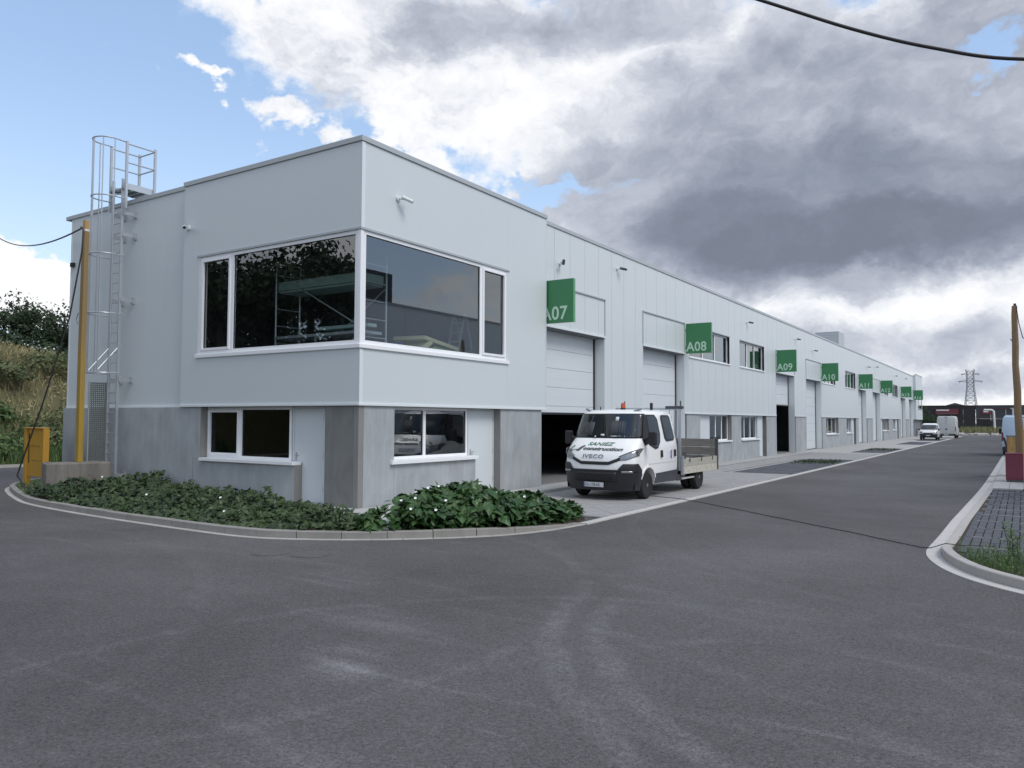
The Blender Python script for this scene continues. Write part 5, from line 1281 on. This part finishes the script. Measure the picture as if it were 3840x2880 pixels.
for zc, ln in ((34, 7.5), (39.5, 5.6), (42.5, 3)):
    for s_ in (-1, 1):
        b = MB(); b.bar((s_ * 2, 0, zc + .9), (s_ * ln * 1.15, 0, zc), .4); b.bar((s_ * 2, 0, zc - .6), (s_ * ln * 1.15, 0, zc), .4); b.bar((s_ * ln, 0, zc), (s_ * ln, 0, zc - 1.5), .25); b.build('cross_arm', 'pylon', P)

# ================================================================== VEGETATION
import array
def leaf_cloud(name, m, parent, pts, size, jitter=.4, shape='leaf', up=.35, seedv=1, kind='stuff', fold=.25):
    """many small folded leaves, 2-4 triangles each, as one mesh"""
    rnd = random.Random(seedv); vs = []; fs = []
    for (p, nrm) in pts:
        s = size * (1 + jitter * (rnd.random() * 2 - 1)); n = Vector(nrm) + Vector((rnd.gauss(0, .5), rnd.gauss(0, .5), rnd.gauss(0, .5) + up))
        if n.length < .01: n = Vector((0, 0, 1))
        n.normalize(); a = n.cross(Vector((rnd.random() - .5, rnd.random() - .5, rnd.random() - .5))).normalized(); c = n.cross(a)
        p = Vector(p); o = len(vs)
        if shape == 'heart':
            base = p; tip = p + a * s * 1.25 - n * s * .25; l = p + a * s * .32 + c * s * .52 - n * s * fold * .6; r = p + a * s * .32 - c * s * .52 - n * s * fold * .6
            l0 = p - a * s * .12 + c * s * .3 - n * s * .05; r0 = p - a * s * .12 - c * s * .3 - n * s * .05; mid = p + a * s * .5 + n * s * .04
            vs += [base, tip, l, r, l0, r0, mid]; fs += [(o, o + 4, o + 2, o + 6), (o + 6, o + 2, o + 1), (o, o + 6, o + 3, o + 5), (o + 6, o + 1, o + 3)]
        else:
            vs += [p - a * s * .5, p + c * s * .32 + n * s * fold * .4, p + a * s * .5, p - c * s * .32 + n * s * fold * .4]; fs += [(o, o + 1, o + 2), (o, o + 2, o + 3)]
    me = bpy.data.meshes.new(name); me.from_pydata([tuple(v) for v in vs], [], fs); me.materials.append(M[m])
    o = bpy.data.objects.new(name, me); link(o, parent)
    if kind: o['kind'] = kind
    return o
def blades(name, m, parent, roots, h, w, seedv=1, lean=.35, kind='stuff'):
    rnd = random.Random(seedv); vs = []; fs = []
    for p in roots:
        hh = h * (.5 + rnd.random()); a = rnd.random() * 6.283; dx, dy = math.cos(a), math.sin(a); l = lean * hh * rnd.random(); b_ = rnd.random() * 6.283
        lx, ly = math.cos(b_) * l, math.sin(b_) * l; o = len(vs); x, y, z = p
        vs += [(x - dx * w, y - dy * w, z), (x + dx * w, y + dy * w, z), (x + lx * .4 + dx * w * .7, y + ly * .4 + dy * w * .7, z + hh * .6), (x + lx * .4 - dx * w * .7, y + ly * .4 - dy * w * .7, z + hh * .6), (x + lx, y + ly, z + hh)]
        fs += [(o, o + 1, o + 2, o + 3), (o + 3, o + 2, o + 4)]
    me = bpy.data.meshes.new(name); me.from_pydata(vs, [], fs); me.materials.append(M[m])
    o = bpy.data.objects.new(name, me); link(o, parent)
    if kind: o['kind'] = kind
    return o
rnd = random.Random(3)
# --- big leaved mound at the corner
def mound_h(x, y):
    h = 0
    for (cx, cy, r, hh) in ((3.15, -.35, 1.15, .70), (2.75, -1.2, .95, .58), (3.75, .55, .85, .50), (2.6, .4, 1.0, .55), (3.95, .9, .5, .35), (3.15, -1.95, .6, .3), (2.75, -1.8, .8, .36), (3.65, -.95, .7, .36), (4.15, .05, .5, .32), (3.1, -1.45, .7, .34), (4.15, 1.25, .6, .30), (3.6, 1.5, .8, .34), (4.3, .75, .45, .3), (3.0, 1.3, .9, .4)):
        d = math.hypot(x - cx, y - cy) / r
        if d < 1: h = max(h, hh * math.sqrt(1 - d * d) * (1 + .32 * mnoise.noise(Vector((x * 3, y * 3, 1)))))
    return h
MP = empty('leafy_plant', (2.7, -.8, .08), label='mound of broad heart shaped leaves with white flowers beside the truck', cat='plant')
inbed = lambda x, y: inside(bedpoly, x, y)
pts = []
while len(pts) < 7600:
    x, y = rnd.uniform(.3, 4.7), rnd.uniform(-3.4, 2.25); h = mound_h(x, y)
    if h > .03 and inbed(x, y) and not inside(APRON, x, y):
        z = .08 + h * (1 - .95 * rnd.random() ** 1.9); e = .08
        n = Vector((mound_h(x - e, y) - mound_h(x + e, y), mound_h(x, y - e) - mound_h(x, y + e), .16)); pts.append(((x, y, z), n.normalized()))
part_of(leaf_cloud('foliage', 'bigleaf', None, pts, .105, .5, 'heart', .2, 5), MP)
pts2 = []
while len(pts2) < 290:
    x, y = rnd.uniform(.6, 4.6), rnd.uniform(-3.3, 1.6); h = mound_h(x, y)
    if h > .12 and inbed(x, y):
        e = .08; n = Vector((mound_h(x - e, y) - mound_h(x + e, y), mound_h(x, y - e) - mound_h(x, y + e), .12)).normalized()
        if n.dot(Vector((.6, -.75, .35))) > -.1: pts2.append(((x, y, .085 + h * rnd.uniform(.45, 1.08)), n))
def heart(s, k):
    me = bpy.data.meshes.new('leaf')
    f = .08 + .05 * k
    v = [(0, 0, 0), (1.25 * s, 0, -.30 * s), (.35 * s, .55 * s, -f * s), (.35 * s, -.55 * s, -f * s), (-.18 * s, .34 * s, -.06 * s), (-.18 * s, -.34 * s, -.06 * s), (.5 * s, 0, .02 * s), (.85 * s, .30 * s, -.17 * s), (.85 * s, -.30 * s, -.17 * s), (.08 * s, .52 * s, -.1 * s), (.08 * s, -.52 * s, -.1 * s)]
    me.from_pydata(v, [], [(0, 6, 2, 9), (0, 9, 4), (6, 7, 2), (6, 1, 7), (0, 10, 3, 6), (0, 5, 10), (6, 3, 8), (6, 8, 1)]); me.materials.append(M['bigleaf_part']); return me
hm = [heart(.13 + .02 * k, k) for k in range(4)]
def place_part(me, name, parent, p, n, hang=.5, s=1.0):
    n = Vector(n); d = Vector((n.x, n.y, 0)) + Vector((rnd.gauss(0, .35), rnd.gauss(0, .35), 0))
    d = d.normalized() if d.length > .01 else Vector((1, 0, 0)); a = (d * .9 - Vector((0, 0, hang))).normalized()
    zz = (n + Vector((rnd.gauss(0, .2), rnd.gauss(0, .2), .7))).normalized(); c = zz.cross(a).normalized(); zz = a.cross(c)
    o = bpy.data.objects.new(name, me); link(o, parent); 
    o.matrix_basis = Matrix.Translation(Vector(p) - parent.location) @ Matrix((a * s, c * s, zz * s)).transposed().to_4x4(); return o
for p, n in pts2: place_part(rnd.choice(hm), 'leaf', MP, p, n, rnd.uniform(.1, .9), rnd.uniform(.7, 1.25))
fl = bpy.data.meshes.new('flower'); q_ = [(0, 0, -.02)] + [(.045 * math.cos(a * .785) * (1 if a % 2 else .85), .045 * math.sin(a * .785) * (1 if a % 2 else .85), .012) for a in range(8)]
fl.from_pydata(q_, [], [(0, i + 1, (i + 1) % 8 + 1) for i in range(8)]); fl.materials.append(M['flower'])
def flower_at(x, y, parent, hf, name='flower', s=1.0):
    n = Vector((.45, -.6, .65)).normalized(); a = n.cross(Vector((0, 0, 1))).normalized(); c = n.cross(a)
    o = bpy.data.objects.new(name, fl); link(o, parent); o.matrix_basis = Matrix.Translation(Vector((x, y, .12 + hf(x, y))) - parent.location) @ Matrix((a * s, c * s, n * s)).transposed().to_4x4()
for (x, y) in ((3.3, -.2), (3.5, -.1), (2.9, -.9), (2.7, -1.3), (2.75, -1.75), (3.1, -1.9), (2.9, -1.2), (3.4, -1.6), (3.3, -1.2), (3.75, -.3), (3.95, .35), (2.9, -1.55)): flower_at(x, y, MP, mound_h, s=.62)
# --- lower dark ground cover along the end wall
def strip_h(x, y):
    n = mnoise.noise(Vector((x * 1.1, y * 1.1, 5))) * .5 + mnoise.noise(Vector((x * 3.1, y * 3.1, 2))) * .35
    n += .45 * max(0, mnoise.noise(Vector((x * 2.2, y * 2.2, 9))))
    env = .20 + .20 * math.exp(-((x + 6.6) / 1.1) ** 2) + .05 * math.exp(-((x + 2.2) / 1.2) ** 2)
    if x > 1.2: env += .06
    if x < -7.6: env *= max(.35, 1 + (x + 7.6) * .30)
    # falls off towards the kerb
    k = min(1, max(.25, (y + 3.3) / 1.0)) if x > -7 else 1
    return max(.05, (env + .40 * n) * k)
GC = []
zones = [(-14.2, -9.2, 'low green weeds round the foot of the yellow board', 1600), (-9.2, -5.2, 'dark leafy shrubs growing in front of the concrete block and ladder foot', 3600), (-5.2, 2.7, 'dark leafy ground cover in the bed before the white end door', 7600)]
for zi, (xl, xr, lab, num) in enumerate(zones):
    pts = []; tries = 0
    while len(pts) < num and tries < 90000:
        tries += 1; x, y = rnd.uniform(xl, xr), rnd.uniform(-3.7, 3.0 if zi == 0 else .0)
        if not inbed(x, y): continue
        if inside(APRON, x, y): continue
        if x > -12.1 and y > -.15 and x < 0: continue
        if -9.35 < x < -8.4 and -2.2 < y < -.65: continue
        h = strip_h(x, y); n = Vector((.2, -.4, .6)); pts.append(((x, y, .07 + h * (1 - .7 * rnd.random() ** 1.3)), n))
    o = leaf_cloud('ground_cover', 'leaf' if zi else 'weed', None, pts, .072 if zi else .06, .75, 'heart' if zi else 'leaf', .35, 11 + zi)
    tag(o, lab, 'plants')
FC = empty('bindweed', (-4, -2, 0), label='scattered white flowers in the dark ground cover', cat='flowers')
for (x, y) in ((-6.6, -1.8), (-2.0, -1.9), (-1.2, -2.4), (-3.8, -2.4)): flower_at(x, y, FC, strip_h, s=.6)
# --- weeds at the right kerb
pts = []; roots = []
while len(roots) < 2600:
    x, y = rnd.uniform(10.9, 14), rnd.uniform(-2.0, 2.3)
    if inside(bpoly, x, y) and inside(bpoly, x - .03, y) and (y < 1.15 + .6 * rnd.random() * max(0, x - 11)): roots.append((x, y, .03))
tag(blades('weeds', 'weed', None, roots, .20, .005, 21, .5), 'green weeds and grass growing over the pavers behind the right kerb', 'weeds')
pts = []
for r_ in roots[:1500]:
    hh = .10 + .22 * rnd.random() + (.38 * math.exp(-((r_[0] - 11.6) ** 2 + (r_[1] - .9) ** 2) / .05) if rnd.random() < .8 else 0)
    for k in range(3): pts.append(((r_[0] + rnd.gauss(0, .03), r_[1] + rnd.gauss(0, .03), .05 + hh * rnd.random()), Vector((0, 0, 1))))
WP = empty('tall_weed', (11.6, .9, .03), label='tall sprig standing above the weeds by the right kerb', cat='weed')
for k in range(3): part_of(MB().tube([(11.6 + .05 * k, .9, .03), (11.58 + .06 * k, .88, .35), (11.62 + .1 * k - .1, .86, .62 - .1 * k)], .006, 5).build('stem', 'weed'), WP)
sp = [((11.6 + .05 * (k % 3) + rnd.gauss(0, .035), .88 + rnd.gauss(0, .035), rnd.uniform(.12, .62 - .1 * (k % 3))), Vector((0, -.5, 1))) for k in range(260)]
part_of(leaf_cloud('foliage', 'weed', None, sp, .035, .4, 'leaf', .3, 23), WP)
tag(leaf_cloud('weed_leaves', 'weed', None, pts, .035, .5, 'leaf', .5, 22), 'small weed leaves among the grass behind the right kerb', 'weeds')
# grass on the paving pads
roots = [(rnd.uniform(2.5, 4.4), 27.6 + rnd.gauss(0, 1.0), .03) for _ in range(650)] + [(rnd.uniform(2.6, 4.5), rnd.uniform(45, 50), .03) for _ in range(300)]
tag(blades('grass', 'leaf', None, roots, .08, .016, 31, .8), 'low tufts of grass growing through the dark pads before the units', 'grass')
# tufts along the left street edge and by the far kerb of the side road
roots = []
for _ in range(15000):
    y = rnd.uniform(-14, 34); x = -22.65 - abs(rnd.gauss(0, 1)) * 2.2; roots.append((x, y, bankh(x, y)))
tag(blades('verge_grass', 'weed', None, roots, .55, .028, 32, .5), 'bright green grass at the foot of the bank beyond the side road', 'grass')
roots = []
for _ in range(26000):
    y = rnd.uniform(-30, 45); x = -25.5 - rnd.random() ** .8 * 13; roots.append((x, y, bankh(x, y)))
tag(blades('dry_grass', 'drygrass', None, roots, .42, .03, 33, .9), 'tawny dry grass covering the steep bank on the left', 'grass')
# bushes on the bank
bushes = [(-24.5, 3.6, 1.3, 'weed'), (-25.5, 6.0, 1.7, 'bushleaf'), (-27, 8.6, 2.0, 'bushleaf'), (-24.6, 7.6, 1.2, 'bushleaf'), (-30.5, 6.2, 1.5, 'bushleaf'), (-29, 10.8, 1.7, 'bushleaf'), (-27.5, 4.4, 1.3, 'weed'), (-32.5, 9.4, 1.7, 'bushleaf'), (-24.2, 11, 1.5, 'weed'), (-26, 0.5, 1.5, 'bushleaf'), (-29, -5, 1.8, 'bushleaf'), (-25, -10, 1.4, 'weed'), (-30, 14.5, 1.8, 'bushleaf'), (-24, -4, 1.1, 'weed')]
wh = ['low on the left bank', 'midway up the left bank', 'high on the left bank']
for i, (x, y, r, m_) in enumerate(bushes):
    t = empty('bush', (x, y, bankh(x, y)), label='%s bush %s, %s' % ('light green' if m_ == 'weed' else 'dull green scrubby', wh[0 if x > -26 else (1 if x > -30 else 2)], ('nearest the frame edge', 'behind the yellow board', 'just left of the mast', 'close to the wall corner', 'under the leftmost tree', 'hidden partly by the cable', 'below the tawny grass', 'under the tree by the wall', 'farther along the road', 'just outside the frame', 'seen only in the window', 'mirrored in the lower window', 'beyond the building corner', 'nearest the junction')[i]), cat='bush', group='bushes scattered over the left bank')
    pts = []
    for _ in range(1100):
        d = Vector((rnd.gauss(0, 1), rnd.gauss(0, 1), abs(rnd.gauss(0, 1)))).normalized(); rr = r * (.55 + .5 * rnd.random()) * (1 + .35 * mnoise.noise(d * 2 + Vector((i, 0, 0))))
        pts.append(((d.x * rr, d.y * rr, d.z * rr * .62), d))
    leaf_cloud('foliage', m_, t, pts, .20, .5, 'leaf', .2, 40 + i, kind=None)
    MB().tube([(0, 0, -.1), (.1, .1, r * .4)], .05, 6).build('stem', 'bark', t)
for i in range(9):
    x, y = -33.0 - 1.6 * (i % 3), -6 - i * 4.6; t = empty('bush', (x, y, bankh(x, y)), label='%s big bush of the hedge mirrored in the corner window' % ('first second third fourth fifth sixth seventh eighth ninth'.split()[i]), cat='bush', group='bushes scattered over the left bank')
    pts = []
    for _ in range(1500):
        d = Vector((rnd.gauss(0, 1), rnd.gauss(0, 1), abs(rnd.gauss(0, 1)))).normalized(); rr = 3.6 * (.4 + .65 * rnd.random()); pts.append(((d.x * rr, d.y * rr, d.z * rr * .9), d))
    leaf_cloud('foliage', 'treeleaf', t, pts, .34, .5, 'leaf', .2, 140 + i, kind=None); MB().tube([(0, 0, -.1), (.1, .1, 1.0)], .06, 6).build('stem', 'bark', t)
pts = []
for _ in range(15000):
    y = rnd.uniform(-12, 30); x = -24.6 - rnd.random() * 14
    if mnoise.noise(Vector((x * .45, y * .45, 4))) > -.12: pts.append(((x, y, bankh(x, y) + abs(rnd.gauss(0, .22)) * (1 + mnoise.noise(Vector((x * .8, y * .8, 1))))), Vector((.5, -.2, .8))))
tag(leaf_cloud('scrub', 'scrub', None, pts, .15, .6, 'leaf', .4, 77), 'low brambly scrub in dull green and tan over the left bank', 'scrub')
for i, (x, y, r) in enumerate(((-38, 3.5, 1.9), (-38.5, 6.6, 1.6), (-38, 9.4, 1.8), (-38.5, 12.2, 2.1))):
    t = empty('bush', (x, y, bankh(x, y)), label='dark shrub number %s along the skyline of the left bank, under the trees' % ('one two three four'.split()[i]), cat='bush', group='bushes scattered over the left bank')
    pts = []
    for _ in range(1300):
        d = Vector((rnd.gauss(0, 1), rnd.gauss(0, 1), abs(rnd.gauss(0, 1)))).normalized(); rr = r * (.5 + .6 * rnd.random()); pts.append(((d.x * rr, d.y * rr, d.z * rr * .8), d))
    leaf_cloud('foliage', 'treeleaf', t, pts, .24, .5, 'leaf', .2, 240 + i, kind=None); MB().tube([(0, 0, -.1), (.1, .1, 1.0)], .06, 6).build('stem', 'bark', t)
# --- trees
def tree_proto(seedv, H, spread, n=4200, ls=.26, dens=1.0):
    rr = random.Random(seedv); t = empty('tree', (0, 0, 0))
    b = MB(); tp = [(0, 0, -.3), (rr.gauss(0, .1), rr.gauss(0, .1), H * .25), (rr.gauss(0, .2), rr.gauss(0, .2), H * .5), (rr.gauss(0, .3), rr.gauss(0, .3), H * .8)]
    b.tube(tp, [.24, .19, .14, .05], 8).build('trunk', 'bark', t, smooth=60)
    lobes = []; lb = MB()
    for k in range(15):
        a = k * 2.4 + rr.random(); z0 = H * rr.uniform(.22, .6); L = spread * rr.uniform(.45, 1.0) * (1.15 - (z0 / H) * .6)
        base = Vector((0, 0, z0)); end = Vector((math.cos(a) * L, math.sin(a) * L, z0 + H * rr.uniform(.08, .36)))
        mid = base.lerp(end, .5) + Vector((0, 0, .25)); lb.tube([base, mid, end], [.09, .06, .025], 6)
        lobes += [(end, rr.uniform(.7, 1.25) * spread * .30), (mid, spread * .24)]
    lobes += [(Vector((rr.gauss(0, .4), rr.gauss(0, .4), H * .86)), spread * .38), (Vector((0, 0, H * .62)), spread * .45)]
    lb.build('limbs', 'bark', t, smooth=60)
    pts = []
    for _ in range(int(n * dens)):
        c, r = rr.choice(lobes); d = Vector((rr.gauss(0, 1), rr.gauss(0, 1), rr.gauss(0, 1) * .75)).normalized(); p = c + d * r * (.45 + .6 * rr.random() ** .6) * (1 + .5 * mnoise.noise(d * 2.3 + c))
        pts.append((p, d))
    leaf_cloud('crown', 'treeleaf', t, pts, ls, .5, 'leaf', .1, seedv, kind=None)
    return t
protos = [tree_proto(1, 7.2, 3.2), tree_proto(2, 6.0, 3.4), tree_proto(3, 8.2, 3.0)]
spots = [(-42, 3.2, 0, .62), (-44, 7.4, 1, .60), (-43.0, 10.4, 2, .50), (-45, 13.2, 0, .78), (-43, 15.6, 1, .92), (-36.5, 1.0, 2, .8), (-35, -2.6, 1, .9), (-37, 16.5, 2, .8), (-36, 20.5, 0, .8),
         (-31, -8, 0, 1.2), (-31, -13, 2, 1.2), (-30, -18, 1, 1.5), (-31, -23, 0, 1.5), (-29, -28, 2, 1.35), (-29, -33, 0, 1.6), (-33, -38, 1, 1.6), (-28, -42, 2, 1.4), (-28, -54, 0, 1.5), (-24, -60, 1, 1.3), (-18, -64, 2, 1.1), (-37, -20, 2, 1.5), (-37, -32, 1, 1.7), (-27.5, -25, 1, 1.1)]
mirror_n = iter('first second third fourth fifth sixth seventh eighth ninth tenth eleventh twelfth thirteenth fourteenth fifteenth'.split())
back_n = iter(('nearest', 'middle', 'farthest', 'very last'))
top_n = iter(('leftmost and tallest on the bank', 'second from the left on the bank', 'third on the bank'))
side = ['rising at the left picture edge', 'on the bank top just left of the building corner', 'hidden behind the building', 'mirrored in the corner window']
first = [True] * 3
for i, (x, y, k, s) in enumerate(spots):
    t = protos[k] if first[k] else copy_tree(protos[k]); first[k] = False
    t.location = (x, y, bankh(x, y) - .1); t.scale = (s, s, s * (1 if i % 2 else .93)); t.rotation_euler = (0, 0, i * 1.7)
    w_ = 0 if -3 < y < 6 else (1 if 6 <= y < 14 else (2 if y >= 14 else 3))
    pre = 'dark tree, %s of the row ' % next(mirror_n) if w_ == 3 else ('dark broadleaf tree ' if w_ else 'dark broadleaf tree, %s, ' % next(top_n))
    if w_ == 2: pre = 'dark tree, %s along the bank top, ' % next(back_n)
    if w_ == 1: pre = ('low round tree ', 'dark tree touching the wall edge ', 'thin crowned tree ', 'dark tree behind the mast ', 'tree ')[i % 5]
    tag(t, pre + side[w_] , 'tree', 'trees along the top of the left bank')
# far trees by the end block and behind the warehouse
for i, (x, y, s) in enumerate(((-2.6, 150, .62), (-.6, 152, .6), (-5, 156, .75), (-1.6, 146, .5), (-3.6, 149, .58), (.9, 151, .38))):
    t = copy_tree(protos[i % 3]); t.location = (x, y, -.3); t.scale = (s * 1.1, s * 1.1, s); t.rotation_euler = (0, 0, i * 2.1)
    tag(t, ('tallest dark tree beside the end block', 'second dark tree from the end block', 'dark tree hidden behind the end block', 'low dark tree nearest the street end', 'middle one of the dark trees by the end block', 'smallest dark tree, nearest the red sign')[i], 'tree', 'trees at the end of the street')
# rough grass and rubble at the end of the street
roots = []
for _ in range(16000):
    y = 124 + rnd.random() ** 1.3 * 60; x = rnd.uniform(-8, 24); 
    if mnoise.noise(Vector((x * .25, y * .12, 0))) > -.15: roots.append((x, y, 0))
tag(blades('rough_grass', 'drygrass', None, roots[6000:], .8, .07, 52, .6), 'pale dry stalks on the waste ground before the dark warehouse', 'grass')
tag(blades('rough_grass', 'bushleaf', None, roots[:6000], .9, .06, 51, .6), 'rough yellow green grass on the waste ground at the end of the street', 'grass')
b = MB()
for _ in range(420):
    x, y = rnd.uniform(2, 20), rnd.uniform(122.3, 131); s = rnd.uniform(.1, .5)
    b.obox((x, y, s * .2), (s, s * .3 * rnd.random(), 0), (-.2 * s, s * .7, .1 * s), (0, .1 * s, s * .5))
tag(b.build('rubble', 'kerb'), 'pale rubble heaped at the end of the asphalt', 'rubble', kind='stuff')
